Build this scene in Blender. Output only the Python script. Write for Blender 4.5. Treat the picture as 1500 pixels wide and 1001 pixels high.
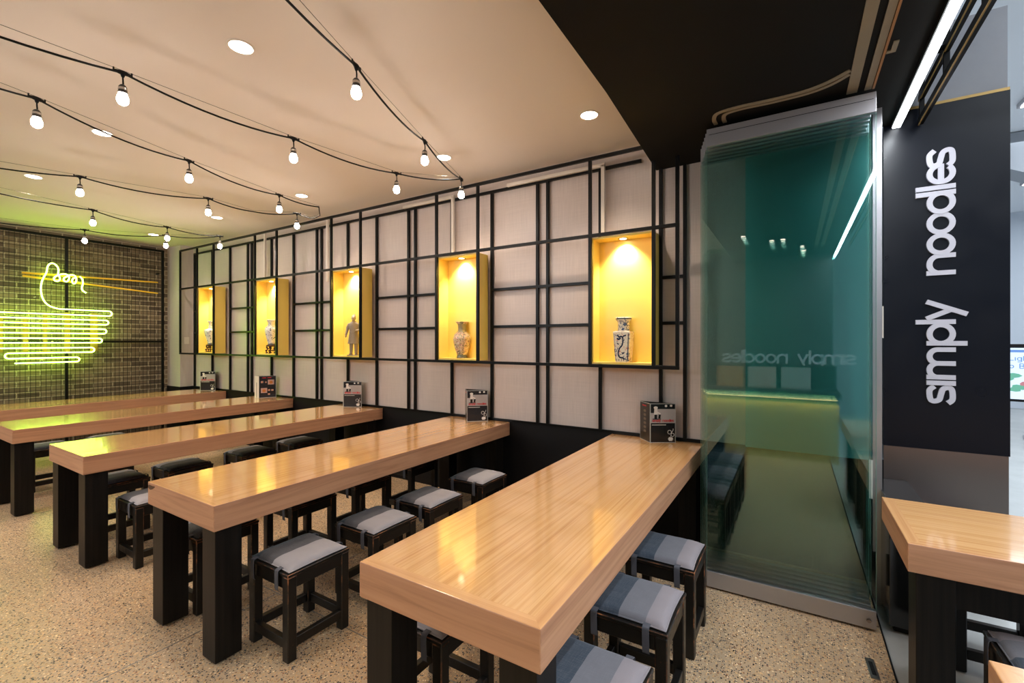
import bpy, bmesh, math, random
from mathutils import Vector, Matrix, noise
random.seed(7)
C = bpy.context.scene.collection
SC = bpy.context.scene
for o in list(bpy.data.objects): bpy.data.objects.remove(o)

# ------------------------------------------------------------------ camera, world, exposure
cam = bpy.data.cameras.new('camera'); cam.lens = 16.0; cam.sensor_width = 36.0; cam.sensor_fit = 'HORIZONTAL'
cam.clip_start = 0.05; cam.clip_end = 100
co = bpy.data.objects.new('camera', cam); C.objects.link(co)
co.location = (0, 0, 1.5); co.rotation_euler = (math.radians(90), 0, math.radians(31.778))
SC.camera = co
SC.view_settings.view_transform = 'Standard'; SC.view_settings.look = 'None'
SC.view_settings.exposure = 0.76; SC.view_settings.gamma = 1.0; SC.view_settings.use_curve_mapping = False
SC.cycles.transparent_max_bounces = 40
SC.cycles.max_bounces = 10
W = bpy.data.worlds.new('world'); SC.world = W; W.use_nodes = True
W.node_tree.nodes['Background'].inputs[0].default_value = (0.75, 0.86, 1.0, 1)
W.node_tree.nodes['Background'].inputs[1].default_value = 0.3

L_BULB = 58.0      # festoon bulb glow
L_DOWN = 25.0      # downlight spot watts
L_NICHE = 22.0      # niche spot watts
L_NEON = 10.0
WARM = (1.0, 0.70, 0.44)
NEUT = (1.0, 0.85, 0.70)

def area_light(name, loc, size, size_y, power, col, rot=(0, 0, 0)):
    l = bpy.data.lights.new(name, 'AREA'); l.shape = 'RECTANGLE'; l.size = size; l.size_y = size_y
    l.energy = power; l.color = col
    o = bpy.data.objects.new(name, l); C.objects.link(o); o.location = loc; o.rotation_euler = rot
    return o
# daylight-white lighting of the mall hall outside the shopfront (its ceiling troffers)
area_light('mall_troffer_light', (3.2, 3.0, 4.25), 3.2, 9.0, 230, (0.86, 0.93, 1.0))
area_light('mall_troffer_light', (5.5, 10.0, 4.25), 6.0, 6.0, 170, (0.86, 0.93, 1.0))

# ------------------------------------------------------------------ helpers
class MB:
    """collects shapes, then links them as one mesh object"""
    def __init__(s): s.v = []; s.f = []; s.sm = []; s.mi = []; s.m = 0
    def add(s, vs, fs, smooth=False):
        b = len(s.v); s.v += [tuple(p) for p in vs]
        for f in fs: s.f.append([b + i for i in f]); s.sm.append(smooth); s.mi.append(s.m)
    def box(s, x0, x1, y0, y1, z0, z1):
        s.add([(x0,y0,z0),(x1,y0,z0),(x1,y1,z0),(x0,y1,z0),(x0,y0,z1),(x1,y0,z1),(x1,y1,z1),(x0,y1,z1)],
              [(0,3,2,1),(4,5,6,7),(0,1,5,4),(1,2,6,5),(2,3,7,6),(3,0,4,7)])
        return s
    def tube(s, pts, r, n=8, closed=False, caps=True, smooth=True):
        pts = [Vector(p) for p in pts]; N = len(pts)
        rr = r if isinstance(r, (list, tuple)) else [r] * N
        rings = []; up = None
        for i, p in enumerate(pts):
            if closed: t = pts[(i + 1) % N] - pts[i - 1]
            else: t = pts[min(i + 1, N - 1)] - pts[max(i - 1, 0)]
            if t.length < 1e-9: t = Vector((0, 0, 1))
            t.normalize()
            if up is None:
                up = Vector((0, 0, 1)) if abs(t.z) < .9 else Vector((1, 0, 0))
            a = up - t * up.dot(t)
            if a.length < 1e-4: a = t.orthogonal()
            a.normalize(); b = t.cross(a); up = a
            rings.append([p + (a * math.cos(k * 2 * math.pi / n) + b * math.sin(k * 2 * math.pi / n)) * rr[i] for k in range(n)])
        vs = [q for R in rings for q in R]; fs = []
        M = N if closed else N - 1
        for i in range(M):
            j = (i + 1) % N
            for k in range(n):
                l = (k + 1) % n
                fs.append((i*n+k, i*n+l, j*n+l, j*n+k))
        s.add(vs, fs, smooth)
        if caps and not closed:
            s.add(rings[0], [tuple(range(n))[::-1]]); s.add(rings[-1], [tuple(range(n))])
        return s
    def lathe(s, prof, c=(0, 0, 0), n=24, sx=1, sy=1, smooth=True):
        vs = []; fs = []
        for (r, z) in prof:
            for k in range(n):
                a = k * 2 * math.pi / n
                vs.append((c[0] + r * sx * math.cos(a), c[1] + r * sy * math.sin(a), c[2] + z))
        for i in range(len(prof) - 1):
            for k in range(n):
                l = (k + 1) % n
                fs.append((i*n+k, i*n+l, (i+1)*n+l, (i+1)*n+k))
        s.add(vs, fs, smooth)
        m = len(prof) - 1
        if prof[0][0] > 1e-5: s.add(vs[:n], [tuple(range(n))[::-1]])
        if prof[m][0] > 1e-5: s.add(vs[m*n:], [tuple(range(n))])
        return s
    def sphere(s, c, r, n=14, m=9, sx=1, sy=1, sz=1):
        prof = [(max(r * math.sin(math.pi * i / m), 1e-6), -r * math.cos(math.pi * i / m) * sz) for i in range(m + 1)]
        return s.lathe(prof, c, n, sx, sy)
    def poly(s, pts2, fn, d0, d1):
        """extrude a 2-D outline: fn(u, v, d) -> xyz"""
        n = len(pts2)
        vs = [fn(u, v, d0) for u, v in pts2] + [fn(u, v, d1) for u, v in pts2]
        fs = [tuple(range(n)), tuple(range(n, 2 * n))[::-1]] + [(i, (i+1) % n, n + (i+1) % n, n + i) for i in range(n)]
        s.add(vs, fs); return s
    def ribbon(s, pts2, w, fn, d0, d1, closed=False):
        """flat stroke of width w along a 2-D path, extruded d0..d1"""
        P = [Vector(p) for p in pts2]; N = len(P); Lf = []; Rt = []
        for i in range(N):
            if closed: a, b = P[i] - P[i-1], P[(i+1) % N] - P[i]
            else:
                a = P[i] - P[max(i-1, 0)]; b = P[min(i+1, N-1)] - P[i]
                if i == 0: a = b
                if i == N-1: b = a
            a = a.normalized(); b = b.normalized(); t = (a + b)
            t = t.normalized() if t.length > 1e-6 else a
            nrm = Vector((-t.y, t.x)); k = 1 / max(.55, nrm.dot(Vector((-a.y, a.x))))
            Lf.append(P[i] + nrm * w / 2 * k); Rt.append(P[i] - nrm * w / 2 * k)
        M = N if closed else N - 1
        vs = []
        for i in range(N):
            vs += [fn(Lf[i].x, Lf[i].y, d0), fn(Rt[i].x, Rt[i].y, d0), fn(Lf[i].x, Lf[i].y, d1), fn(Rt[i].x, Rt[i].y, d1)]
        fs = []
        for i in range(M):
            a = 4 * i; b = 4 * ((i + 1) % N)
            fs += [(a, b, b+1, a+1), (a+2, a+3, b+3, b+2), (a, a+2, b+2, b), (a+1, b+1, b+3, a+3)]
        if not closed:
            e = 4 * (N - 1); fs += [(0, 1, 3, 2), (e, e+2, e+3, e+1)]
        s.add(vs, fs); return s
    def build(s, name, mats, parent=None, loc=None, bevel=0, seg=2, fixn=True, wear=0):
        me = bpy.data.meshes.new(name); me.from_pydata(s.v, [], s.f)
        if not isinstance(mats, (list, tuple)): mats = [mats]
        for m in mats: me.materials.append(m)
        me.polygons.foreach_set('use_smooth', s.sm); me.polygons.foreach_set('material_index', s.mi)
        if fixn:
            bm = bmesh.new(); bm.from_mesh(me); bmesh.ops.recalc_face_normals(bm, faces=bm.faces); bm.to_mesh(me); bm.free()
        me.update()
        o = bpy.data.objects.new(name, me); C.objects.link(o)
        if parent: o.parent = parent
        if loc: o.location = loc
        if bevel:
            b = o.modifiers.new('bevel', 'BEVEL'); b.width = bevel; b.segments = seg; b.limit_method = 'ANGLE'; b.angle_limit = .7
            b.harden_normals = False
            if wear: b.material = 1; b.segments = 1
        return o

def thing(name, label, cat, loc=(0, 0, 0), rz=0, group=None):
    o = bpy.data.objects.new(name, None); C.objects.link(o); o.location = loc; o.rotation_euler = (0, 0, rz)
    o.empty_display_size = .1
    o['label'] = label; o['category'] = cat
    if group: o['group'] = group
    return o
def tag(o, label, cat, group=None):
    o['label'] = label; o['category'] = cat
    if group: o['group'] = group
    return o
def struct(o): o['kind'] = 'structure'; return o
def dup(root, loc, label=None, rz=None):
    r = root.copy(); C.objects.link(r); r.location = loc
    if rz is not None: r.rotation_euler = (0, 0, rz)
    if label: r['label'] = label
    for ch in list(root.children):
        c = ch.copy(); C.objects.link(c); c.parent = r
        for g in list(ch.children):
            d = g.copy(); C.objects.link(d); d.parent = c
    return r

# ------------------------------------------------------------------ materials
def mat(name, col=(.8,.8,.8), rough=.5, metal=0, spec=.5, emit=None, es=0, coat=0, coat_r=.1):
    m = bpy.data.materials.new(name); m.use_nodes = True
    b = m.node_tree.nodes['Principled BSDF']
    b.inputs['Base Color'].default_value = (*col, 1); b.inputs['Roughness'].default_value = rough
    b.inputs['Metallic'].default_value = metal; b.inputs['Specular IOR Level'].default_value = spec
    b.inputs['Coat Weight'].default_value = coat; b.inputs['Coat Roughness'].default_value = coat_r
    if emit: b.inputs['Emission Color'].default_value = (*emit, 1); b.inputs['Emission Strength'].default_value = es
    return m
class NT:
    def __init__(s, m): s.t = m.node_tree; s.b = s.t.nodes['Principled BSDF']
    def n(s, typ, **kw):
        x = s.t.nodes.new(typ)
        for k, v in kw.items():
            if k in x.inputs: x.inputs[k].default_value = v
            else: setattr(x, k, v)
        return x
    def l(s, a, b): s.t.links.new(a, b)
    def math(s, op, a, b=None, clamp=False):
        x = s.t.nodes.new('ShaderNodeMath'); x.operation = op; x.use_clamp = clamp
        for i, v in enumerate((a, b)):
            if v is None: continue
            if isinstance(v, (int, float)): x.inputs[i].default_value = v
            else: s.l(v, x.inputs[i])
        return x.outputs[0]
    def mix(s, f, a, b):
        x = s.t.nodes.new('ShaderNodeMix'); x.data_type = 'RGBA'
        for i, v in ((0, f), (6, a), (7, b)):
            if isinstance(v, (int, float)): x.inputs[i].default_value = v
            elif isinstance(v, tuple): x.inputs[i].default_value = (*v, 1) if len(v) == 3 else v
            else: s.l(v, x.inputs[i])
        return x.outputs[2]
    def ramp(s, f, stops, interp='LINEAR'):
        x = s.t.nodes.new('ShaderNodeValToRGB'); r = x.color_ramp; r.interpolation = interp
        while len(r.elements) < len(stops): r.elements.new(.5)
        for e, (p, c) in zip(r.elements, stops): e.position = p; e.color = (*c, 1) if len(c) == 3 else c
        s.l(f, x.inputs[0]); return x.outputs[0]
    def obj(s): return s.n('ShaderNodeTexCoord').outputs['Object']
    def sep(s, v):
        x = s.n('ShaderNodeSeparateXYZ'); s.l(v, x.inputs[0]); return x.outputs
    def comb(s, a, b, c=0.0):
        x = s.n('ShaderNodeCombineXYZ')
        for i, v in enumerate((a, b, c)):
            if isinstance(v, (int, float)): x.inputs[i].default_value = v
            else: s.l(v, x.inputs[i])
        return x.outputs[0]
    def noise(s, vec, scale=5, detail=3, rough=.5, dist=0):
        x = s.n('ShaderNodeTexNoise'); s.l(vec, x.inputs['Vector']); x.inputs['Scale'].default_value = scale
        x.inputs['Detail'].default_value = detail; x.inputs['Roughness'].default_value = rough; x.inputs['Distortion'].default_value = dist
        return x.outputs['Fac']
    def mapv(s, vec, sc=(1,1,1), loc=(0,0,0)):
        x = s.n('ShaderNodeMapping'); s.l(vec, x.inputs[0]); x.inputs['Scale'].default_value = sc; x.inputs['Location'].default_value = loc
        return x.outputs[0]
    def bump(s, h, strength=.2, dist=.01):
        x = s.n('ShaderNodeBump'); x.inputs['Strength'].default_value = strength; x.inputs['Distance'].default_value = dist
        s.l(h, x.inputs['Height']); s.l(x.outputs[0], s.b.inputs['Normal']); return x
    def col(s, c): s.l(c, s.b.inputs['Base Color'])
def S(r, g, b):
    f = lambda c: (c/255/12.92) if c/255 <= .04045 else ((c/255+.055)/1.055)**2.4
    return (f(r), f(g), f(b))

def wood_mat():
    m = mat('laminated_ash', S(215,165,110), .3, coat=.9, coat_r=.07)
    n = NT(m); v = n.obj(); x, y, z = n.sep(v)
    geo = n.n('ShaderNodeTexCoord'); nx, ny, nz = n.sep(geo.outputs['Normal'])
    hx = n.t.nodes.new('ShaderNodeAttribute'); hx.attribute_type = 'OBJECT'; hx.attribute_name = 'half_x'
    hy = n.t.nodes.new('ShaderNodeAttribute'); hy.attribute_type = 'OBJECT'; hy.attribute_name = 'half_y'
    dx = n.math('SUBTRACT', hx.outputs['Fac'], n.math('ABSOLUTE', x))     # distance to long edge
    dy = n.math('SUBTRACT', hy.outputs['Fac'], n.math('ABSOLUTE', y))
    top = n.math('GREATER_THAN', nz, .5)
    border = n.math('LESS_THAN', n.math('MINIMUM', dx, dy), .042)
    endb = n.math('MULTIPLY', border, n.math('LESS_THAN', dy, dx))
    # long grain along y for the field / long borders, along x for the end borders
    rnd = n.t.nodes.new('ShaderNodeObjectInfo').outputs['Random']
    off = n.math('MULTIPLY', rnd, 37.0)
    gl = n.comb(n.math('MULTIPLY', x, 26.0), n.math('ADD', n.math('MULTIPLY', y, 1.0), off), 0.0)
    ge = n.comb(n.math('MULTIPLY', y, 26.0), n.math('ADD', n.math('MULTIPLY', x, 1.0), off), 3.0)
    mv = n.n('ShaderNodeMix'); mv.data_type = 'VECTOR'; n.l(endb, mv.inputs[0]); n.l(gl, mv.inputs[4]); n.l(ge, mv.inputs[5])
    g = n.noise(n.mapv(mv.outputs[1], (1.3, .35, 1)), 1.6, 5, .66, .12)
    fine = n.noise(n.mapv(mv.outputs[1], (7, .8, 1)), 2.2, 3, .6)
    # planks across x (field)
    pl = n.n('ShaderNodeTexVoronoi'); pl.voronoi_dimensions = '1D'; pl.inputs['Scale'].default_value = 1.0
    n.l(n.math('MULTIPLY', x, 19.0), pl.inputs['W'])
    strip = n.sep(pl.outputs['Color'])[0]
    c1 = n.ramp(g, [(.30, S(204,146,92)), (.46, S(226,172,112)), (.56, S(236,186,128)), (.70, S(212,154,98))])
    c2 = n.mix(n.math('MULTIPLY', n.math('SUBTRACT', strip, .5), .30), c1, S(190,132,78))
    c2 = n.mix(n.math('MULTIPLY', fine, .22), c2, S(186,128,76))
    bcol = n.ramp(g, [(.3, S(206,148,96)), (.6, S(226,172,116))])
    topc = n.mix(border, c2, bcol)
    # sides: three glued boards, grain running along the edge
    sidev = n.comb(n.math('ADD', n.math('ADD', x, y), off), n.math('MULTIPLY', z, 30.0), n.math('MULTIPLY', nx, 3.0))
    sg = n.noise(n.mapv(sidev, (1.2, 1, 1)), 1.0, 5, .6, 1.2)
    sc = n.ramp(sg, [(.28, S(138,88,64)), (.48, S(182,130,100)), (.7, S(200,150,118))])
    bd = n.n('ShaderNodeTexVoronoi'); bd.voronoi_dimensions = '1D'; bd.inputs['Scale'].default_value = 1.0
    n.l(n.math('MULTIPLY', z, 24.0), bd.inputs['W'])
    sc = n.mix(n.math('MULTIPLY', n.sep(bd.outputs['Color'])[1], .45), sc, S(206,158,118))
    kn = n.noise(n.mapv(sidev, (3.0, .22, 1)), 1.3, 2, .5)
    sc = n.mix(n.math('GREATER_THAN', kn, .76), sc, S(84,54,38))
    n.col(n.mix(top, sc, topc))
    n.l(n.math('ADD', n.math('MULTIPLY', n.math('SUBTRACT', 1.0, top), .25), .2), n.b.inputs['Roughness'])
    n.l(n.math('MULTIPLY', top, .95), n.b.inputs['Coat Weight'])
    n.bump(fine, .04, .002)
    return m
M_WOOD = wood_mat()

def stool_wood():
    m = mat('black_lacquer', (.008,.007,.006), .38, spec=.35)
    n = NT(m); v = n.n('ShaderNodeNewGeometry').outputs['Position']
    sc = n.math('MULTIPLY', n.math('GREATER_THAN', n.noise(v, 60, 2), .74), .25)
    n.col(n.mix(sc, (.008,.007,.006), S(120,72,42)))
    n.l(n.math('ADD', n.math('MULTIPLY', n.noise(v, 30), .3), .22), n.b.inputs['Roughness'])
    return m
def worn_edge():
    m = mat('rubbed_through_edge', (.02,.012,.008), .45)
    n = NT(m); v = n.n('ShaderNodeNewGeometry').outputs['Position']
    z = n.sep(v)[2]
    f = n.math('ADD', n.noise(v, 9, 4, .75), n.math('MULTIPLY', n.math('SUBTRACT', z, .2), .35))
    n.col(n.ramp(f, [(.53, (.010,.008,.007)), (.60, S(80,48,28)), (.76, S(176,112,68))])); return m
M_WORN = worn_edge()
M_STOOL = stool_wood()
def black_timber():
    m = mat('black_stained_timber', (.014,.012,.010), .42, spec=.2)
    n = NT(m); v = n.obj()
    g = n.noise(n.mapv(v, (60, 60, 1.5)), 1.0, 4, .6)
    n.col(n.ramp(g, [(.3, (.003,.0028,.0025)), (.75, (.012,.009,.007))])); n.bump(g, .1, .002)
    return m
M_BLKT = black_timber()
M_STEEL = mat('black_painted_steel', (.004,.004,.004), .34, spec=.2)
M_BLACK = mat('black_paint', (.006,.0055,.006), .5, spec=.25)
M_CABLE = mat('black_rubber_cable', (.006,.006,.006), .6, spec=.2)
M_SOCK = mat('dark_grey_socket', (.05,.048,.045), .4)
M_SILV = mat('silver_band', (.6,.58,.55), .25, 1)
M_WIRE = mat('thin_steel_wire', (.09,.085,.08), .4, .8)
M_WHITE = mat('white_plastic', S(225,215,205), .45)
M_ALU = mat('brushed_aluminium', S(178,176,180), .38, .75)

def fabric(name, stops, tcol):
    m = mat(name, (.2,.2,.2), .95, spec=.1)
    n = NT(m); v = n.obj(); x, y, z = n.sep(v)
    f = n.math('ADD', n.math('MULTIPLY', x, 1/.33), .5)
    c = n.ramp(f, stops, 'CONSTANT')
    w1 = n.noise(n.mapv(v, (700, 30, 30)), 1, 2); w2 = n.noise(n.mapv(v, (30, 500, 30)), 1, 2); big = n.noise(v, 14, 3)
    t = n.math('ADD', n.math('MULTIPLY', w1, .5), n.math('MULTIPLY', w2, .5))
    c = n.mix(n.math('MULTIPLY', n.math('SUBTRACT', t, .45, True), .8), c, tcol)
    c = n.mix(n.math('MULTIPLY', big, .12), c, S(70,72,78))
    n.col(c); n.bump(t, .5, .0015)
    n.b.inputs['Sheen Weight'].default_value = .15
    return m
M_FAB_A = fabric('striped_grey_cloth', [(0, S(56,66,74)), (.17, S(84,82,86)), (.52, S(168,162,164))], S(150,146,148))
M_FAB_B = fabric('striped_blue_grey_cloth', [(0, S(62,72,84)), (.42, S(122,121,127)), (.74, S(150,142,146))], S(154,152,156))
M_FAB_C = fabric('striped_dark_grey_cloth', [(0, S(138,136,138)), (.35, S(74,72,66)), (.7, S(50,52,58))], S(150,148,146))
M_STRAP = mat('grey_cloth_strap', S(92,92,98), .95, spec=.1)

def terrazzo():
    m = mat('exposed_aggregate_terrazzo', S(160,135,105), .42)
    n = NT(m); v = n.n('ShaderNodeNewGeometry').outputs['Position']
    big = n.noise(v, 1.3, 4); v2 = n.mapv(v, (1, 1, 1))
    vo = n.n('ShaderNodeTexVoronoi'); n.l(v2, vo.inputs['Vector']); vo.inputs['Scale'].default_value = 112
    r, g, b = n.sep(vo.outputs['Color'])
    peb = n.math('LESS_THAN', vo.outputs['Distance'], n.math('ADD', n.math('MULTIPLY', g, .30), .26))
    base = n.ramp(big, [(.3, S(198,168,134)), (.7, S(222,194,160))])
    fine = n.noise(v, 160, 3, .7)
    base = n.mix(n.math('MULTIPLY', fine, .6), base, S(128,104,76))
    pc = n.ramp(r, [(0, S(22,22,26)), (.17, S(72,74,78)), (.27, S(150,96,62)), (.34, S(222,182,130)), (.58, S(206,166,116)), (.76, S(246,222,178)), (.86, S(174,138,98))], 'CONSTANT')
    c = n.mix(peb, base, pc)
    vo2 = n.n('ShaderNodeTexVoronoi'); n.l(v2, vo2.inputs['Vector']); vo2.inputs['Scale'].default_value = 70
    r2, g2, _ = n.sep(vo2.outputs['Color'])
    p2 = n.math('MULTIPLY', n.math('LESS_THAN', vo2.outputs['Distance'], .25), n.math('GREATER_THAN', g2, .62))
    c = n.mix(p2, c, n.ramp(r2, [(0, S(34,34,38)), (.4, S(92,96,100)), (.6, S(140,84,58)), (.72, S(205,170,130)), (.80, S(44,42,42))], 'CONSTANT'))
    n.col(c); n.bump(fine, .03, .001); return m
M_TERR = terrazzo()
def concrete(name, a, b, rough=.35):
    m = mat(name, a, rough); n = NT(m); v = n.n('ShaderNodeNewGeometry').outputs['Position']
    n.col(n.mix(n.noise(v, 2.3, 6, .65), a, b)); return m
M_CONC = concrete('pale_polished_concrete', S(196,198,196), S(150,152,150))
def bricks():
    m = mat('grey_brown_brick', (.2,.18,.15), .85)
    n = NT(m); x, y, z = n.sep(n.n('ShaderNodeNewGeometry').outputs['Position'])
    v = n.comb(y, n.math('ADD', z, .012), 0.0)
    br = n.n('ShaderNodeTexBrick'); n.l(v, br.inputs['Vector'])
    br.inputs['Scale'].default_value = 1.0; br.inputs['Brick Width'].default_value = .225; br.inputs['Row Height'].default_value = .0745
    br.inputs['Mortar Size'].default_value = .008; br.inputs['Mortar Smooth'].default_value = .3; br.inputs['Bias'].default_value = 0
    br.inputs['Color1'].default_value = (*S(168,146,120), 1); br.inputs['Color2'].default_value = (*S(104,88,74), 1)
    br.inputs['Mortar'].default_value = (*S(212,194,166), 1)
    nz = n.noise(v, 22, 5, .7)
    c = n.mix(n.math('MULTIPLY', nz, .55), br.outputs['Color'], S(78,66,54)); n.col(c)
    n.bump(n.math('SUBTRACT', n.math('MULTIPLY', nz, .35), br.outputs['Fac']), .8, .012); return m
M_BRICK = bricks()
def panel_mat():
    m = mat('translucent_fluted_panel', S(196,182,176), .36)
    n = NT(m); v = n.n('ShaderNodeNewGeometry').outputs['Position']
    x, y, z = n.sep(v)
    fl = n.noise(n.comb(n.math('MULTIPLY', n.math('ADD', x, y), 130.0), n.math('MULTIPLY', z, 4.0), 0.0), 1, 2)
    fh = n.noise(n.comb(n.math('MULTIPLY', x, 3.0), n.math('MULTIPLY', z, 120.0), 0.0), 1, 2)
    bg = n.noise(v, 1.4, 4)
    t = n.math('ADD', n.math('MULTIPLY', fl, .4), n.math('ADD', n.math('MULTIPLY', fh, .25), n.math('MULTIPLY', bg, .35)))
    n.col(n.ramp(t, [(.3, S(188,174,168)), (.7, S(212,198,190))]))
    n.bump(n.math('ADD', fl, fh), .06, .002); return m
M_PANEL = panel_mat()
M_CEIL = mat('ceiling_paint', S(222,212,204), .8, spec=.2)
def soffit_mat():
    m = mat('dark_brown_black_paint', (.007,.006,.006), .75, spec=.12)
    n = NT(m); v = n.n('ShaderNodeNewGeometry').outputs['Position']
    n.col(n.mix(n.noise(v, 2, 5), (.006,.0055,.005), (.010,.009,.008))); return m
M_SOFF = soffit_mat()
def signblack():
    m = mat('charcoal_laminate', S(32,33,40), .33, spec=.3)
    n = NT(m); v = n.n('ShaderNodeNewGeometry').outputs['Position']
    sp = n.math('GREATER_THAN', n.noise(v, 34, 4, .8), .76)
    n.col(n.mix(n.math('MULTIPLY', sp, .12), S(10,14,24), S(60,64,76)))
    n.l(n.math('ADD', n.math('MULTIPLY', n.noise(v, 6, 4), .25), .2), n.b.inputs['Roughness']); return m
M_SIGN = signblack()
def stainless():
    m = mat('brushed_stainless', S(150,140,135), .3, 1)
    n = NT(m); v = n.n('ShaderNodeNewGeometry').outputs['Position']
    g = n.noise(n.mapv(v, (1.5, 1.5, 220)), 1, 2)
    n.l(n.math('ADD', n.math('MULTIPLY', g, .03), .27), n.b.inputs['Roughness']); return m
M_SS = stainless()
M_YEL = mat('yellow_lacquer', S(252,217,106), .32)
M_LETTER = mat('pale_grey_acrylic', S(206,204,214), .35)
def emis(name, col, s, base=(.8,.8,.8)): return mat(name, base, .4, emit=col, es=s)
M_BULB = emis('glowing_bulb', (1.0,.85,.74), L_BULB)
M_DL = emis('glowing_downlight', (1.0,.86,.70), 14)
M_NEON = emis('green_yellow_neon', (.50,1.0,.07), L_NEON)
M_LED = emis('white_led_diffuser', (.93,.97,1.0), 9)
M_CHOP = mat('golden_yellow_paint', S(250,200,52), .4)
M_STRIP = mat('ochre_backing_paint', S(112,78,26), .6)
M_GOLD = mat('brass_yellow_edge', S(170,140,84), .35, .5)
def glass_mat():
    m = bpy.data.materials.new('green_tinted_glass'); m.use_nodes = True; t = m.node_tree; t.nodes.clear()
    o = t.nodes.new('ShaderNodeOutputMaterial'); mx = t.nodes.new('ShaderNodeMixShader')
    tr = t.nodes.new('ShaderNodeBsdfTransparent'); tr.inputs[0].default_value = (.905,.958,.955,1)
    gl = t.nodes.new('ShaderNodeBsdfGlossy'); gl.inputs['Roughness'].default_value = 0.004; gl.inputs[0].default_value = (.9,1,.98,1)
    fr = t.nodes.new('ShaderNodeFresnel'); fr.inputs[0].default_value = 1.5
    t.links.new(fr.outputs[0], mx.inputs[0]); t.links.new(tr.outputs[0], mx.inputs[1]); t.links.new(gl.outputs[0], mx.inputs[2])
    t.links.new(mx.outputs[0], o.inputs[0]); return m
M_GLASS = glass_mat()
M_GEDGE = mat('green_glass_edge', S(120,176,160), .15, coat=.5)

# ------------------------------------------------------------------ setting
struct(MB().box(-9.3, .385, -2.4, 3.7, -.1, 0).build('floor', M_TERR))
struct(MB().box(.385, 9.5, -4, 15, -.1, -.003).build('floor_outside', M_CONC))
jm = mat('metal_divider_strip', S(150,148,144), .35, .6)
j = MB()
for x in (-2.613, -5.6): j.box(x-.0025, x+.0025, -2.2, 3.58, -.002, .0012)
for y in (1.568,): j.box(-8.4, .38, y-.0025, y+.0025, -.002, .0012)
struct(j.build('trim_1', jm))
struct(MB().box(.382, .389, -2.4, 3.58, -.01, .003).build('trim_2', M_BLACK))
blue = mat('blue_floor_inlay', S(48,70,110), .35)
struct(MB().poly([(1.0,3.75),(1.2,3.75),(5.8,10.9),(5.45,10.9)], lambda u,v,d: (u,v,d), -.004, .0).build('trim_3', blue))
struct(MB().poly([(.9,2.45),(1.05,2.35),(1.6,3.5),(1.45,3.58)], lambda u,v,d: (u,v,d), -.004, .0).build('trim_4', blue))
# ceiling and dropped black soffit
struct(MB().box(-9.3, -.8, -2.4, 3.9, 3.055, 3.15).build('ceiling', M_CEIL))
s = MB(); s.poly([(-.845,-2.4),(-.845,1.5),(-.852,2.33),(-.909,3.605),(.56,3.605),(.56,-2.4)], lambda u,v,d: (u,v,d), 2.83, 3.2)
struct(s.build('ceiling_soffit', M_SOFF))
# far wall with fluted panels, dado below
struct(MB().box(-9.3, -.02, 3.6, 3.75, 0, 3.055).build('wall_far', M_PANEL))
teal = mat('deep_green_splashback', S(120,190,188), .5)  # teal tint of the stacked glass put into the wall colour
struct(MB().box(-.29, .46, 3.585, 3.75, .76, 2.83).build('wall_far_end', teal))
struct(MB().box(-8.85, .47, 3.588, 3.605, 0, .77).build('trim_5', M_BLACK))
struct(MB().box(-8.42, -.55, 3.578, 3.592, .755, .775).build('trim_6', M_STEEL))
# corner pillar
struct(MB().box(-8.9, -8.40, 3.415, 3.6, .0, 3.055).build('wall_corner', M_PANEL))
struct(MB().box(-8.9, -8.39, 3.405, 3.6, .0, .77).build('trim_7', M_BLACK))
# brick wall
struct(MB().box(-9.3, -8.85, -2.4, 3.6, 0, 3.055).build('wall_left', M_BRICK))
# rear wall of the room (behind the viewpoint), kitchen side
rear = mat('dark_grey_rear_wall', S(60,62,64), .5)
struct(MB().box(-9.3, .5, -2.5, -2.3, 0, 3.055).build('wall_rear', rear))
# sign pier
struct(MB().box(.47, 1.02, 3.6, 3.9, .86, 2.9).build('wall_pier', M_SIGN))
struct(MB().box(.47, 1.013, 3.595, 3.9, 0.0, .86).build('trim_8', M_SS))
M_GREYP = concrete('weathered_grey_panel', S(160,163,168), S(128,131,140), .5)
struct(MB().box(.47, 1.012, 3.61, 3.9, 2.915, 3.375).build('wall_pier_top', M_GREYP))
struct(MB().box(.56, 1.018, 3.598, 3.62, 2.898, 2.914).build('trim_9', M_GOLD))
# mall hall beyond
M_MW = mat('white_mall_wall', S(196,204,214), .6)
M_MW2 = mat('grey_mall_wall', S(150,156,164), .5)
struct(MB().box(1.2, 9.5, 14.6, 14.8, 0, 4.5).build('wall_mall_far', M_MW))
struct(MB().box(9.3, 9.5, -4, 14.6, 0, 4.5).build('wall_mall_right', M_MW))
struct(MB().box(.56, 9.5, -4, 14.8, 4.4, 4.5).build('ceiling_mall', mat('mall_ceiling_paint', S(225,230,236), .6)))
struct(MB().poly([(1.6,4.39),(9.3,4.39),(9.3,3.2),(3.2,3.55)], lambda u,v,d: (u,d,v), 9.0, 9.4).build('ceiling_mall_bulkhead', M_MW2))
struct(MB().box(.56, 9.5, -4.1, -4.0, 0, 4.5).build('wall_mall_rear', M_MW2))
struct(MB().box(.56, .6, 3.0, 3.6, 3.0, 3.2).build('trim_10', M_BLACK))

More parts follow.
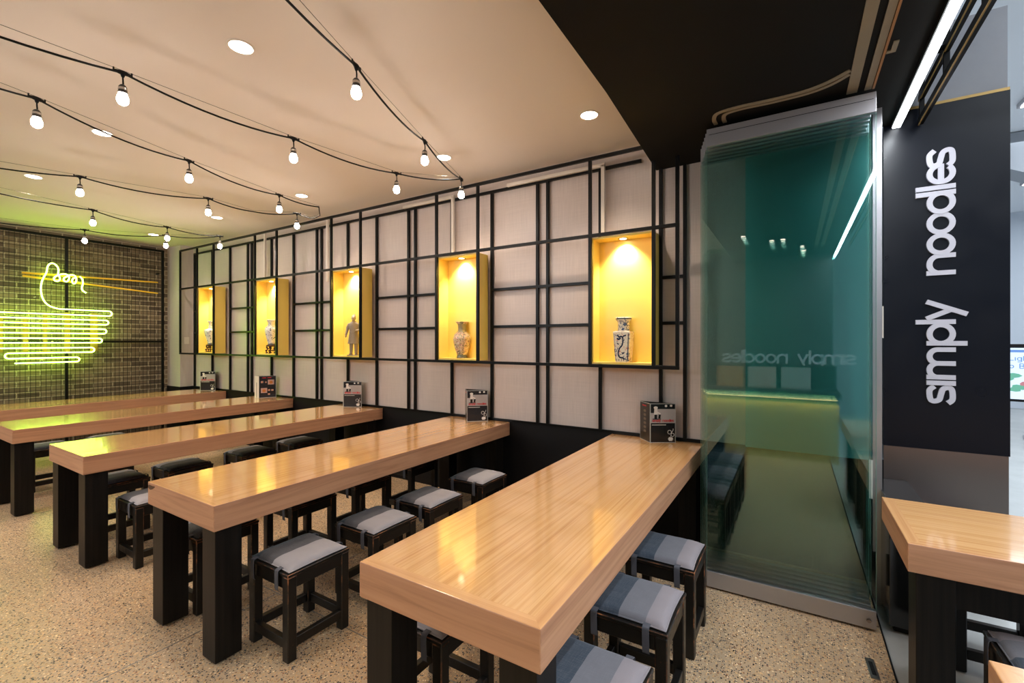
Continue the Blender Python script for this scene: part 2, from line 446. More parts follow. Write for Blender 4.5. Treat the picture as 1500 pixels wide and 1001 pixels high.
# linear troffers in the mall ceiling
for i, (x, y0, y1) in enumerate(((2.4, 4.5, 8.0), (3.6, 4.5, 12.0), (5.4, 6.0, 13.5))):
    t = thing('linear_troffer', ['short white linear light nearest the sign pier in the mall ceiling', 'long white linear light in the middle of the mall ceiling', 'white linear light deepest in the mall hall ceiling'][i], 'light', (x, (y0+y1)/2, 4.4), 0, 'mall ceiling lights')
    h = (y1-y0)/2
    MB().box(-.08, .08, -h, h, -.05, 0).build('housing', M_ALU, t)
    MB().box(-.055, .055, -h+.03, h-.03, -.056, -.049).build('diffuser', M_LED, t)

# ------------------------------------------------------------------ steel lattice on the far wall
lat = thing('steel_lattice', 'black square-tube steel lattice covering the pale far wall', 'lattice', (0, 3.5, 0))
FY0, FY1 = -.115, -.09        # front plane, relative to y = 3.5
BY0, BY1 = .068, .093         # back plane
NX = [(-1.375,-.878),(-2.973,-2.475),(-4.58,-4.077),(-6.19,-5.683),(-7.799,-7.296)]
def lb(name, x0, x1, y0, y1, z0, z1): MB().box(x0, x1, y0, y1, z0, z1).build(name, M_STEEL, lat, bevel=.0015, seg=1)
w = .0125
for a, b in NX:
    lb('post', a-w, a+w, FY0, FY1, 1.322, 2.935)
    if b < -1: lb('post', b-w, b+w, FY0, FY1, 1.322, 2.935)
    else: lb('post', b-w, b+w, FY0, FY1, 1.322, 2.829)
lb('post', -.71-w, -.71+w, FY0, FY1, 1.322, 2.829)
lb('post', -8.354-w, -8.354+w, FY0, FY1, 1.322, 2.935)
lb('rail', -8.366, -.697, FY0, FY1, 1.297, 1.322)
lb('rail', -8.366, -.697, FY0-.001, FY1, 2.325, 2.35)
lb('rail', -8.366, -.92, FY0, FY1, 2.935, 2.96)
bx = [-8.302,-7.728,-7.198,-6.709,-6.606,-6.11,-5.602,-5.112,-5.018,-4.518,-4.023,-3.528,-3.43,-2.93,-2.442,-1.949,-1.847,-1.36]
for x in bx: lb('post', x-w, x+w, BY0, BY1, .776, 2.91)
for x in (-.871, -.694): lb('post', x-w, x+w, BY0, BY1, .776, 2.829)
lb('rail', -8.315, -1.02, BY0, BY1, 2.91, 2.935)
for a, b in ((-2.442,-1.39),(-4.023,-2.99),(-5.602,-4.595),(-7.198,-6.205),(-8.302,-7.815),(-.871,-.694)):
    for z in (1.99, 1.64): lb('rail', a, b, BY0+.001, BY1-.001, z-w, z+w)
lb('bottom_plate', -.868, -.725, FY0+.005, FY1-.002, 1.3225, 1.326)

# white cable conduits
def conduit(label, paths):
    t = thing('cable_conduit', label, 'conduit', (0, 3.553, 0), 0)
    for (a, b) in paths:
        x0, x1 = sorted((a[0], b[0])); z0, z1 = sorted((a[1], b[1]))
        MB().box(x0-.015, x1+.015, -.013, .0125, z0-.015, z1+.015).build('trunking', M_WHITE, t, bevel=.002)
conduit('white angled conduit above the rightmost yellow niche', [((-2.236,2.942),(-1.325,2.942)), ((-1.325,2.37),(-1.325,2.926))])
conduit('white angled conduit above the second niche from the glass doors', [((-3.56,2.944),(-2.895,2.944)), ((-2.895,2.37),(-2.895,2.928))])
conduit('white vertical conduit beside the warrior statue niche', [((-4.86,2.25),(-4.86,2.99))])
conduit('white vertical conduit above the niche fourth from the glass doors', [((-6.22,2.36),(-6.22,2.99))])
sw = thing('light_switch', 'small white light switch on the corner pillar', 'switch', (-8.40, 3.505, 1.515))
MB().box(0, .008, -.037, .037, -.055, .055).build('plate', M_WHITE, sw, bevel=.002); MB().box(.008, .012, -.01, .01, -.02, .02).build('rocker', M_WHITE, sw)

# ------------------------------------------------------------------ yellow display niches
def spot(name, parent, loc, power, ang, blend, col, r=.03, rot=(0,0,0)):
    l = bpy.data.lights.new(name, 'SPOT'); l.energy = power; l.spot_size = math.radians(ang); l.spot_blend = blend
    l.color = col; l.shadow_soft_size = r
    o = bpy.data.objects.new(name, l); C.objects.link(o); o.location = loc; o.rotation_euler = rot
    if parent: o.parent = parent
    return o
def ring(mb, r0, r1, z0, z1, n=28):
    vs = []; fs = []
    for k in range(n):
        a = k*2*math.pi/n; c, s_ = math.cos(a), math.sin(a)
        vs += [(r0*c, r0*s_, z0), (r1*c, r1*s_, z0), (r1*c, r1*s_, z1), (r0*c, r0*s_, z1)]
    for k in range(n):
        a = 4*k; b = 4*((k+1) % n)
        fs += [(a, a+1, b+1, b), (a+1, a+2, b+2, b+1), (a+2, a+3, b+3, b+2), (a+3, a, b, b+3)]
    mb.add(vs, fs)
def niche(a, b, label):
    cx = (a+b)/2; hw = (b-a)/2 - .004; t = .016
    o = thing('display_niche', label, 'display niche', (cx, 3.4, 1.323), 0, 'yellow display niches on the lattice wall')
    z1 = 1.0
    m = MB(); y0, y1 = .013, .166
    m.box(-hw, -hw+t, y0, y1, 0, z1).box(hw-t, hw, y0, y1, 0, z1).box(-hw+t, hw-t, y0, y1, z1-t, z1).box(-hw+t, hw-t, y0, y1, 0, t)
    m.box(-hw+t, hw-t, y1-t, y1, t, z1-t)
    m.build('casing', M_YEL, o, bevel=.001, seg=1)
    e = MB(); ring(e, .026, .042, -.004, .0)
    for v in range(len(e.v)): e.v[v] = (e.v[v][0]-.01, e.v[v][1]+.085, e.v[v][2]+z1-t-.0002)
    e.build('downlight_ring', M_SILV, o)
    d = MB().lathe([(.0255, 0), (.0255, .003)], (-.01, .085, z1-t-.0035)); d.build('downlight_lens', emis('niche_lamp', (1,.84,.6), 12) if 'niche_lamp' not in bpy.data.materials else bpy.data.materials['niche_lamp'], o)
    spot('niche_spot', o, (-.01, .085, z1-t-.012), L_NICHE, 110, .8, (1,.90,.74), .02, (math.radians(16), 0, 0))
    c = MB().tube([(-.10,.12,z1+.028),(-.07,.10,z1+.045),(-.03,.09,z1+.035),(.0,.1,z1+.012),(.04,.13,z1+.03),(.05,.15,z1+.02)], .006, 6).box(-.03,.03,.085,.12,z1,z1+.03)
    c.build('lamp_driver', M_WHITE, o)
    return o
NL = ['yellow lit niche holding the square dragon vase, nearest the glass doors','yellow lit niche holding the round floral vase','yellow lit niche holding the warrior statue',
      'yellow lit niche holding the wide blue and white vase','yellow lit niche holding the narrow-necked vase, nearest the brick wall']
for (a, b), l in zip(NX, NL): niche(a, b, l)
ZS = 1.323 + .0163    # niche shelf height

# vases
def vase_mat(name, base, blots, scale, dens=.56, band=None):
    m = mat(name, base, .15, coat=.6, coat_r=.06); n = NT(m); v = n.obj(); x, y, z = n.sep(v)
    c = base
    for i, (col, d) in enumerate(blots):
        nn = n.noise(n.mapv(v, (1,1,1), (i*3.1, i*1.7, 0)), scale*(1+.25*i), 4, .7, 1.5)
        c = n.mix(n.math('GREATER_THAN', nn, dens + d), c, col)
    if band:
        for z0, z1, col in band:
            f = n.math('MULTIPLY', n.math('GREATER_THAN', z, z0), n.math('LESS_THAN', z, z1)); c = n.mix(f, c, col)
    n.col(c) if not isinstance(c, tuple) else None
    return m
def cat(pts, n=8, closed=False):
    P = [Vector(p) for p in pts]; out = []; N = len(P)
    R = range(N if closed else N-1)
    for i in R:
        if closed: a, b, c, d = P[i-1], P[i], P[(i+1) % N], P[(i+2) % N]
        else: a = P[max(i-1,0)]; b = P[i]; c = P[i+1]; d = P[min(i+2,N-1)]
        for k in range(n):
            t = k/n
            out.append(tuple(.5*((2*b)+(c-a)*t+(2*a-5*b+4*c-d)*t*t+(3*b-a-3*c+d)*t**3)))
    if not closed: out.append(tuple(P[-1]))
    return out
# square dragon vase
vz = thing('square_vase', 'square white vase painted with a blue dragon in the niche nearest the glass', 'vase', (-1.135, 3.495, ZS), math.radians(3))
def sq(prof):
    m = MB(); vs = []; fs = []; n = 4; rd = []
    for (h, z) in prof:
        r = min(.012, h*.3)
        ring_ = []
        for cx, cy in ((1,1),(-1,1),(-1,-1),(1,-1)):
            for k in range(4):
                a = math.atan2(cy, cx) - math.pi/4 + k*math.pi/6
                ring_.append((cx*(h-r)+r*math.cos(a), cy*(h-r)+r*math.sin(a), z))
        vs += ring_
    N = 16
    for i in range(len(prof)-1):
        for k in range(N): fs.append((i*N+k, i*N+(k+1)%N, (i+1)*N+(k+1)%N, (i+1)*N+k))
    fs.append(tuple(range(N))[::-1]); m.add(vs, fs, False); return m
vm = vase_mat('white_porcelain_dragon', S(236,226,206), [(S(60,84,120),.05),(S(206,130,110),.07),(S(96,116,120),.08)], 26, .54)
sq([(.052,0),(.055,.006),(.066,.19),(.069,.232),(.067,.239),(.046,.246)]).build('body', vm, vz)
nk = MB().lathe([(.046,.243),(.044,.252),(.046,.26),(.044,.30),(.048,.318),(.062,.332),(.064,.345),(.060,.350),(.053,.346),(.038,.31),(.036,.26)]); nk.build('neck', vase_mat('porcelain_neck', S(228,220,204), [(S(66,84,120),.02)], 40, .5, [(.226,.236,S(50,66,96)),(.334,.343,S(44,60,70))]), vz)
dr = MB(); front = lambda off: (lambda u, v, d: (u*.9, -(.0535+v*.064+d), v*1.12))
dk = mat('dark_blue_glaze', S(36,52,78), .2, coat=.5)
F = front(0)
dr.ribbon([p[:2] for p in cat([(-.035,.190),(-.02,.175),(.0,.178),(.012,.16),(.006,.12),(-.018,.095),(-.030,.06),(-.018,.035),(.012,.03),(.02,.018)], 6)], .011, F, .0, .0022)
dr.ribbon([(-.04,.165),(-.022,.158),(-.006,.168)], .012, F, 0, .0022); dr.ribbon([(.006,.172),(.022,.182),(.04,.186)], .010, F, 0, .0022)
dr.ribbon([(-.04,.135),(-.03,.125),(-.022,.128)], .007, F, 0, .0022); dr.ribbon([(.0,.068),(.012,.06),(.022,.07)], .008, F, 0, .0022)
dr.ribbon([(.050,.01),(.060,.2)], .007, F, 0, .0022); dr.ribbon([(-.054,.01),(-.066,.2)], .002, F, 0, .0022)
for k in range(5): dr.ribbon([(-.045+k*.021,.008),(-.045+k*.021,.024)], .004, F, 0, .0022)
dr.build('painted_dragon', dk, vz)

v4 = thing('floral_vase', 'round cream vase with pink blossom and green leaves in a yellow niche', 'vase', (-2.735, 3.495, ZS))
pf = [(.0,.002),(.046,0),(.048,.006),(.044,.02),(.043,.032),(.048,.045),(.062,.09),(.074,.15),(.077,.19),(.070,.225),(.050,.248),(.037,.262),(.034,.29),(.037,.325),(.050,.343),(.059,.35),(.056,.352),(.040,.335),(.030,.29),(.030,.26)]
MB().lathe([(r*1.12, z) for r, z in pf], n=36).build('body', vase_mat('cream_blossom_porcelain', S(214,190,140), [(S(60,86,56),.02),(S(222,170,150),.03),(S(240,226,206),.05),(S(84,50,44),.09)], 34, .5, [(.004,.034,S(108,112,96)),(.25,.33,S(150,142,108))]), v4)

def stand(name, label, x, y, h, r):
    t = thing(name, label, 'vase stand', (x, y, ZS))
    dkw = mat('dark_rosewood', S(60,24,16), .3) if 'dark_rosewood' not in bpy.data.materials else bpy.data.materials['dark_rosewood']
    MB().lathe([(r*.8,h-.022),(r,h-.018),(r,h-.006),(r*.9,h)], n=28).build('top', dkw, t)
    for k in range(5):
        a = k*2*math.pi/5 + .3; c, s_ = math.cos(a), math.sin(a)
        p = [(r*.75,h-.024),(r*.95,h*.72),(r*.62,h*.52),(r*1.0,h*.3),(r*.8,h*.12),(r*1.12,.009)]
        q = [(u*c, u*s_, z) for u, z in [tuple(g) for g in cat(p, 5)]]
        MB().tube(q, [.009+.004*math.sin(i) for i in range(len(q))], 7).build('leg', dkw, t)
    MB().lathe([(r*.5,h*.3),(r*.55,h*.36),(r*.5,h*.4)], n=20).build('stretcher_ring', dkw, t)
    return t
stand('vase_stand', 'dark carved wood stand under the wide blue and white vase', -5.955, 3.49, .115, .066)
v2 = thing('wide_vase', 'wide-mouthed blue and white vase on a carved wood stand', 'vase', (-5.955, 3.49, ZS+.1152))
pf2 = [(.0,.001),(.044,0),(.046,.006),(.042,.02),(.056,.07),(.074,.14),(.082,.19),(.078,.225),(.055,.25),(.043,.265),(.042,.29),(.050,.32),(.062,.33),(.060,.334),(.044,.32),(.036,.29)]
M_BW = vase_mat('blue_white_porcelain', S(228,226,224), [(S(70,84,110),.0),(S(140,150,166),.03)], 30, .57, [(.004,.016,S(60,70,100))])
MB().lathe(pf2, n=36).build('body', M_BW, v2)
stand('vase_stand', 'dark carved wood stand in the niche nearest the brick wall', -7.575, 3.49, .115, .066)
v1 = thing('narrow_vase', 'narrow-necked blue and white vase in the niche nearest the brick wall', 'vase', (-7.575, 3.49, ZS+.1152))
pf1 = [(.0,.001),(.044,0),(.046,.008),(.042,.024),(.060,.09),(.082,.17),(.088,.205),(.080,.228),(.05,.24),(.034,.252),(.028,.29),(.030,.335),(.045,.352),(.043,.356),(.026,.34),(.02,.29)]
MB().lathe(pf1, n=36).build('body', M_BW, v1)

# terracotta warrior statuette: one continuous body
ws = thing('warrior_statuette', 'grey clay warrior statuette in a long robe standing in a yellow niche', 'statue', (-4.285, 3.475, ZS), math.radians(36))
mb = MB()
def oval(prof, c=(0,0,0), n=20): mb.add(*_ov(prof, c, n), True)
def _ov(prof, c, n):
    vs = []; fs = []
    for (rx, ry, z, ox, oy) in prof:
        for k in range(n):
            a = k*2*math.pi/n; vs.append((c[0]+ox+rx*math.cos(a), c[1]+oy+ry*math.sin(a), c[2]+z))
    for i in range(len(prof)-1):
        for k in range(n): fs.append((i*n+k, i*n+(k+1)%n, (i+1)*n+(k+1)%n, (i+1)*n+k))
    fs.append(tuple(range(n))[::-1]); fs.append(tuple(range((len(prof)-1)*n, len(prof)*n)))
    return vs, fs
oval([(.068,.050,.135,0,0),(.064,.046,.15,0,0),(.056,.040,.21,0,0),(.047,.034,.262,0,0),(.046,.033,.275,0,0),(.050,.035,.31,0,0),(.054,.036,.345,0,0),(.050,.032,.368,0,0),(.034,.024,.383,0,0),(.019,.018,.392,0,0)])
oval([(.017,.017,.385,0,0),(.016,.016,.405,0,-.002)]);
mb.sphere((0,-.003,.428), .027, sx=.86, sy=.98, sz=1.12)        # head
mb.sphere((.006,.006,.462), .013); mb.sphere((0,.004,.444), .025, sz=.75)   # hair and top knot
mb.sphere((0,-.031,.424), .0045, sz=1.5)                         # nose
for sx in (-1, 1):
    mb.sphere((sx*.0245,0,.424), .006, sx=.5, sz=1.4)            # ears
    mb.sphere((sx*.009,-.0275,.4315), .0036, sz=.6); mb.tube([(sx*.004,-.029,.436),(sx*.015,-.025,.437)], .0022, 6)
    mb.tube([(sx*.026,0,.15),(sx*.028,0,.08),(sx*.028,-.002,.022)], [.024,.019,.016], 10)   # legs
    mb.tube([(sx*.028,.012,.018),(sx*.03,-.012,.018),(sx*.033,-.038,.014)], [.016,.015,.011], 8)  # shoes
mb.tube([(-.008,-.029,.4125),(.008,-.029,.4125)], .0022, 6); mb.sphere((0,-.026,.403), .008)
mb.tube([(-.045,0,.362),(-.066,.0,.325),(-.074,-.004,.275),(-.084,-.012,.232)], [.018,.018,.015,.011], 10)   # hanging arm
for k in range(4): mb.tube([(-.084+.001*k,-.020+.006*k,.226),(-.087,-.021+.006*k,.213),(-.081,-.021+.006*k,.206+.001*k)], .0037, 6)
mb.sphere((-.084,-.012,.222), .0105, sx=.8); mb.tube([(-.080,-.02,.227),(-.078,-.028,.218)], .0036, 6)
mb.tube([(.045,0,.362),(.068,.002,.325),(.064,-.012,.29),(.044,-.040,.283)], [.018,.018,.016,.012], 10)     # bent arm
mb.sphere((.036,-.046,.283), .0105)
for k in range(4): mb.tube([(.036,-.050,.290-.0055*k),(.028,-.056,.289-.0055*k),(.022,-.050,.288-.0055*k)], .0036, 6)
mb.tube([(.038,-.048,.291),(.031,-.047,.296)], .0035, 6)
mb.tube([(.047*math.cos(a), .034*math.sin(a), .268) for a in [k*math.pi/10 for k in range(20)]], .0045, 6, closed=True)   # belt
for k in range(5): mb.tube([(-.03+.015*k,-.036,.255),(-.042+.021*k,-.044,.15)], .003, 5)
clay = mat('grey_clay', S(150,138,122), .8)
bd = mb.build('body', clay, ws)
r = bd.modifiers.new('remesh', 'REMESH'); r.mode = 'VOXEL'; r.voxel_size = .0024; r.use_smooth_shade = True
MB().box(-.062,.062,-.055,.045,0,.010).build('plinth', clay, ws, bevel=.002)

# ------------------------------------------------------------------ tables
def table(label, x0, x1, y0, y1, th=.12, legs=None, top=.75, grain='y'):
    cx, cy = (x0+x1)/2, (y0+y1)/2
    if grain == 'x': # long side along x: build along y, turn it
        t = thing('bench_table', label, 'table', (cx, cy, 0), math.radians(90)); hx, hy = (y1-y0)/2, (x1-x0)/2
    else:
        t = thing('bench_table', label, 'table', (cx, cy, 0)); hx, hy = (x1-x0)/2, (y1-y0)/2
    tp = MB().box(-hx, hx, -hy, hy, top-th, top).build('tabletop', M_WOOD, t, bevel=.0035)
    tp['half_x'] = hx; tp['half_y'] = hy
    for (lx0, lx1, ly0, ly1) in (legs or []):
        MB().box(lx0, lx1, ly0, ly1, .012, top-th-.0005).build('leg', M_BLKT, t, bevel=.003)
        MB().lathe([(.028,0),(.028,.0125)], ((lx0+lx1)/2, (ly0+ly1)/2, 0), 16).build('foot_glide', M_BLACK, t)
    return t
TL = ['long light-timber table nearest the glass doors','second long light-timber table from the glass doors','third long light-timber table from the glass doors','fourth long light-timber table from the glass doors','fifth long light-timber table, beside the brick wall']
hx, hy = .35, 1.2675
lg = [(-hx+.02,-hx+.14,-hy+.015,-hy+.135),(hx-.14,hx-.02,-hy+.015,-hy+.135),(-hx+.02,-hx+.14,hy-.2,hy-.08),(hx-.14,hx-.02,hy-.2,hy-.08)]
TX = [-.91, -2.592, -4.275, -5.962, -7.66]
for l, x in zip(TL, TX):
    t = table(l, x-hx, x+hx, 1.045, 3.58, legs=lg); t['group'] = 'long timber tables along the lattice wall'
    MB().box(-hx+.145, hx-.145, hy-.17, hy-.13, .52, .629).build('cross_rail', M_BLKT, t)
t6 = table('light-timber table with mitred corner in front of the sign pier', .36, 2.3, 2.215, 2.81, .107, [(-.285,-.155,.835,.945),(-.285+.435+.02,.25,.745,.845),(-.285,-.155,-.9,-.79),(.155,.285,-.9,-.79)], grain='x')
MB().box(-.24, -.20, -.79, .835, .52, .642).build('apron', M_BLKT, t6)
t7 = table('light-timber table whose corner shows at the bottom right', .389, 2.3, .62, 1.505, .107, [(-.40,-.28,.80,.92),(.28,.40,.80,.92),(-.40,-.28,-.9,-.78),(.28,.40,-.9,-.78)], grain='x')

# ------------------------------------------------------------------ stools
SW, SD, SH = .335, .345, .415
def make_stool(label, fab, group, flip=False):
    t = thing('wooden_stool', label, 'stool', (0,0,0), 0, group)
    hx, hy = SW/2, SD/2; lw = .046
    MB().box(-hx, hx, -hy, hy, SH-.016, SH).build('seat', [M_STOOL, M_WORN], t, wear=1, bevel=.003)
    for sx in (-1, 1):
        for sy in (-1, 1):
            x0, x1 = sorted((sx*(hx-.002), sx*(hx-.002-lw))); y0, y1 = sorted((sy*(hy-.002), sy*(hy-.002-lw)))
            MB().box(x0, x1, y0, y1, 0, SH-.0165).build('leg', [M_STOOL, M_WORN], t, wear=1, bevel=.004)
    for sy in (-1, 1):
        y0, y1 = sorted((sy*(hy-.006), sy*(hy-.034)))
        MB().box(-hx+lw+.0025, hx-lw-.0025, y0, y1, SH-.075, SH-.0165).build('apron', [M_STOOL, M_WORN], t, wear=1, bevel=.002)
        MB().box(-hx+lw+.0025, hx-lw-.0025, y0, y1, .06, .105).build('stretcher', [M_STOOL, M_WORN], t, wear=1, bevel=.002)
    for sx in (-1, 1):
        x0, x1 = sorted((sx*(hx-.006), sx*(hx-.034)))
        MB().box(x0, x1, -hy+lw+.0025, hy-lw-.0025, SH-.075, SH-.0165).build('apron', [M_STOOL, M_WORN], t, wear=1, bevel=.002)
        MB().box(x0, x1, -hy+lw+.0025, hy-lw-.0025, .06, .105).build('stretcher', [M_STOOL, M_WORN], t, wear=1, bevel=.002)
    # cushion
    n = 22; a = hx-.010; b = hy-.014; vs = []; fs = []
    def H(u, v):
        e = (1-abs(u)**5)*(1-abs(v)**5)
        return max(e, 0)**.45
    for i in range(n+1):
        for j in range(n+1):
            u = -1+2*i/n; v = -1+2*j/n
            k = 1 - .035*(1-abs(u)**2)*(abs(v)**6) - .0*(u)   # slightly drawn-in sides
            k2 = 1 - .04*(1-abs(v)**2)*(abs(u)**6)
            wob = .0022*noise.noise(Vector((u*3.1, v*3.1, 2.0)))
            vs.append((u*a*k2, v*b*k, SH+.003+.025*H(u,v)+(wob if abs(u)<.99 and abs(v)<.99 else 0)+.003))
    m = (n+1)*(n+1)
    for i in range(n+1):
        for j in range(n+1):
            u = -1+2*i/n; v = -1+2*j/n
            x, y, z = vs[i*(n+1)+j]; vs.append((x, y, SH+.0007 + (.0045 if max(abs(u),abs(v))>.99 else 0)))
    g = lambda i, j, o=0: o+i*(n+1)+j
    for i in range(n):
        for j in range(n):
            fs.append((g(i,j), g(i+1,j), g(i+1,j+1), g(i,j+1))); fs.append((g(i,j,m), g(i,j+1,m), g(i+1,j+1,m), g(i+1,j,m)))
    for i in range(n):
        fs += [(g(i,0), g(i,0,m), g(i+1,0,m), g(i+1,0)), (g(i,n), g(i+1,n), g(i+1,n,m), g(i,n,m)), (g(0,i), g(0,i+1), g(0,i+1,m), g(0,i,m)), (g(n,i), g(n,i,m), g(n,i+1,m), g(n,i+1))]
    cb = MB(); cb.add(vs, fs, True); cu = cb.build('cushion', fab, t)
    pp = []
    for u in [k/10 for k in range(-10, 11)]: pp.append((u*a, -b*(1-.035*(1-u*u)), SH+.0055))
    for v in [k/10 for k in range(-9, 10)]: pp.append((a*(1-.04*(1-v*v)), v*b, SH+.0055))
    for u in [k/10 for k in range(10, -11, -1)]: pp.append((u*a, b*(1-.035*(1-u*u)), SH+.0055))
    for v in [k/10 for k in range(9, -10, -1)]: pp.append((-a*(1-.04*(1-v*v)), v*b, SH+.0055))
    MB().tube(pp, .0032, 6, closed=True).build('piping', fab, cu)
    for sy in (-1, 1):
        for x in (-.118, .088):
            P = [(x, sy*(b-.012), SH+.010), (x, sy*(hy+.001), SH+.008), (x, sy*(hy+.007), SH-.01), (x+.001, sy*(hy+.007), SH-.05), (x+.001, sy*(hy+.005), SH-.085), (x, sy*(hy-.004), SH-.094)]
            P = cat(P, 4); vs = []; fs = []; ww = .013; th = .0022
            for q in P: vs += [(q[0]-ww, q[1], q[2]), (q[0]+ww, q[1], q[2]), (q[0]+ww, q[1]+sy*th, q[2]+th*.6), (q[0]-ww, q[1]+sy*th, q[2]+th*.6)]
            for i in range(len(P)-1):
                o_ = 4*i
                for k in range(4): fs.append((o_+k, o_+(k+1)%4, o_+4+(k+1)%4, o_+4+k))
            fs += [(0,1,2,3), (4*(len(P)-1), 4*(len(P)-1)+3, 4*(len(P)-1)+2, 4*(len(P)-1)+1)]
            sb = MB(); sb.add(vs, fs, False); sb.build('strap', M_STRAP, cu)
    return t
ORD = ['first', 'second', 'third', 'fourth']
def row(x_right, ys, fab, names, group):
    p = None
    for y, nm in zip(ys, names):
        loc = (x_right-SW/2, y+SD/2, 0)
        if p is None: p = make_stool(nm, fab, group); p.location = loc
        else: dup(p, loc, nm)
    return p
g2 = 'stools between the first and second tables'
row(-1.99, [1.243, 1.745, 2.213, 2.792], M_FAB_A, ['grey-cushioned black stool standing fully clear, nearest the viewer beside the second table','grey-cushioned black stool, second from the front along the near side of the second table','grey-cushioned black stool, third from the front along the near side of the second table','grey-cushioned black stool against the black dado between first and second tables'], g2)
row(-.395, [1.19, 1.725, 2.262], M_FAB_B, ['blue-grey striped stool cut by the bottom edge beside the nearest table','blue-grey striped stool in the middle of the three between nearest table and glass','blue-grey striped stool closest to the folded glass doors'], 'stools on the glass side of the nearest table')
row(-1.075, [1.255, 1.80, 2.33, 2.82], M_FAB_A, ['black stool seen between the front legs of the nearest table']+['black stool tucked under the nearest table, %s from the front' % k for k in ORD[1:]], 'stools under the nearest table')
row(-2.765, [1.2, 1.755, 2.255, 2.84], M_FAB_C, ['black stool seen between the front legs of the second table']+['black stool tucked under the second table, %s from the front' % k for k in ORD[1:]], 'stools under the second table')
row(-3.67, [1.235], M_FAB_A, ['grey-cushioned black stool half hidden behind the corner of the second table'], 'stools beside the third table')
row(-4.39, [1.235, 1.70, 2.285, 2.81], M_FAB_C, ['dark-cushioned stool directly behind the front legs of the third table']+['dark-cushioned stool glimpsed under the third table, %s from the front' % k for k in ORD[1:]], 'stools under the third table')
row(-6.39, [1.3, 1.8], M_FAB_C, ['black stool glimpsed under the fourth table at the left','black stool second from the front under the fourth table'], 'stools under the fourth table')
p8 = make_stool('grey-cushioned stool under the table in front of the sign pier', M_FAB_B, 'stools around the right-hand tables'); p8.location = (.775, 2.22, 0); p8.rotation_euler = (0,0,math.radians(90))
dup(p8, (.79, 2.995, 0), 'black stool beyond the table in front of the sign pier')

# ------------------------------------------------------------------ lettering (strokes)
def arc(cx, cy, rx, ry, a0, a1, n=14):
    return [(cx+rx*math.cos(math.radians(a0+(a1-a0)*k/n)), cy+ry*math.sin(math.radians(a0+(a1-a0)*k/n))) for k in range(n+1)]
def glyph(ch, w, t):
    """strokes inside [0,w] x [0,1] (x-height 1); returns [(path, closed)]"""
    h = t/2
    if ch == 'o': return [(arc(w/2, .5, w/2-h, .5-h, 0, 345, 24), True)]
    if ch in 'il': return [([(h, 0), (h, 1 if ch == 'i' else 1.38)], False)]
    if ch == 'n': return [([(h, 0), (h, 1)], False), (arc(w/2, .56, w/2-h, .44-h, 165, 0, 14)+[(w-h, 0)], False)]
    if ch == 'm':
        q = (w-t)/2
        return [([(h, 0), (h, 1)], False), (arc(h+q/2, .6, q/2, .4-h, 165, 0, 12)+[(h+q, 0)], False), (arc(h+1.5*q, .6, q/2, .4-h, 165, 0, 12)+[(w-h, 0)], False)]
    if ch == 'p': return [([(h, -.38), (h, 1)], False), (arc(w/2, .5, w/2-h, .5-h, 0, 345, 24), True)]
    if ch == 'd': return [([(w-h, 0), (w-h, 1.38)], False), (arc(w/2, .5, w/2-h, .5-h, 0, 345, 24), True)]
    if ch == 'y': return [([(h*.9, 1), (w*.5, .0+h*1.6)], False), ([(w-h*.9, 1), (w*.28, -.38)], False)]
    if ch == 'e': return [([(h, .5), (w-h*.6, .5)], False), (arc(w/2, .5, w/2-h, .5-h, -6, 0, 1)+arc(w/2, .5, w/2-h, .5-h, 8, 318, 26), False)]
    if ch == 's': return [([p[:2] for p in cat([(w*.93, .72), (w*.74, .94-h*.6), (w*.48, 1-h), (w*.2, .90-h*.5), (h, .73), (w*.22, .56), (w*.5, .5), (w*.78, .43), (w-h, .27), (w*.8, .1+h*.4), (w*.5, h), (w*.22, .07+h*.5), (w*.05, .26)], 5)], False)]
    if ch == 'b': return [([(h, 0), (h, 1.38)], False), (arc(w/2, .5, w/2-h, .5-h, 0, 345, 24), True)]
    if ch == 'c': return [(arc(w/2, .5, w/2-h, .5-h, 42, 318, 20), False)]
    if ch == 'g': return [([(w-h, 1), (w-h, -.15)]+arc(w/2, -.15, w/2-h, .23-h*.5, 0, -150, 10), False), (arc(w/2, .5, w/2-h, .5-h, 0, 345, 24), True)]
    if ch == 'h': return [([(h, 0), (h, 1.38)], False), (arc(w/2, .56, w/2-h, .44-h, 165, 0, 14)+[(w-h, 0)], False)]
    if ch == 't': return [([(w*.45, 1.28), (w*.45, .12), (w, .08)], False), ([(0, .93), (w, .93)], False)]
    if ch == 'L': return [([(h, 1.38), (h, h), (w, h)], False)]
    if ch == 'S': return [([(u, v*1.38) for u, v in glyph('s', w, t)[0][0]], False)]
    if ch == 'B': return [([(h, 0), (h, 1.38)], False), (arc(w*.45, 1.02, w*.45, .33, 90, -90, 10), False), (arc(w*.45, .36, w*.5, .32, 90, -90, 10), False), ([(h, .69), (w*.45, .69)], False), ([(h, 1.35), (w*.45, 1.35)], False), ([(h, .04), (w*.45, .04)], False)]
    return []
WD = dict(s=.86, i=.2, m=1.5, p=1.02, l=.2, y=.98, n=.98, o=1.0, d=1.04, e=1.0, g=1.0, h=.98, t=.6, L=.85, S=1.0, B=1.0, b=1.02, c=.9)
WD[' '] = .8
def text_mb(txt, xh, fn, d0, d1, t=.2, u0=0, v0=0, gap=.07):
    m = MB(); u = u0
    for ch in txt:
        for path, cl in glyph(ch, WD[ch], t):
            m.ribbon([(u + a*xh, v0 + b*xh) for a, b in path], t*xh, fn, d0, d1, cl)
        u += (WD[ch] + (gap if ch != ' ' else 0))*xh
    return m, u
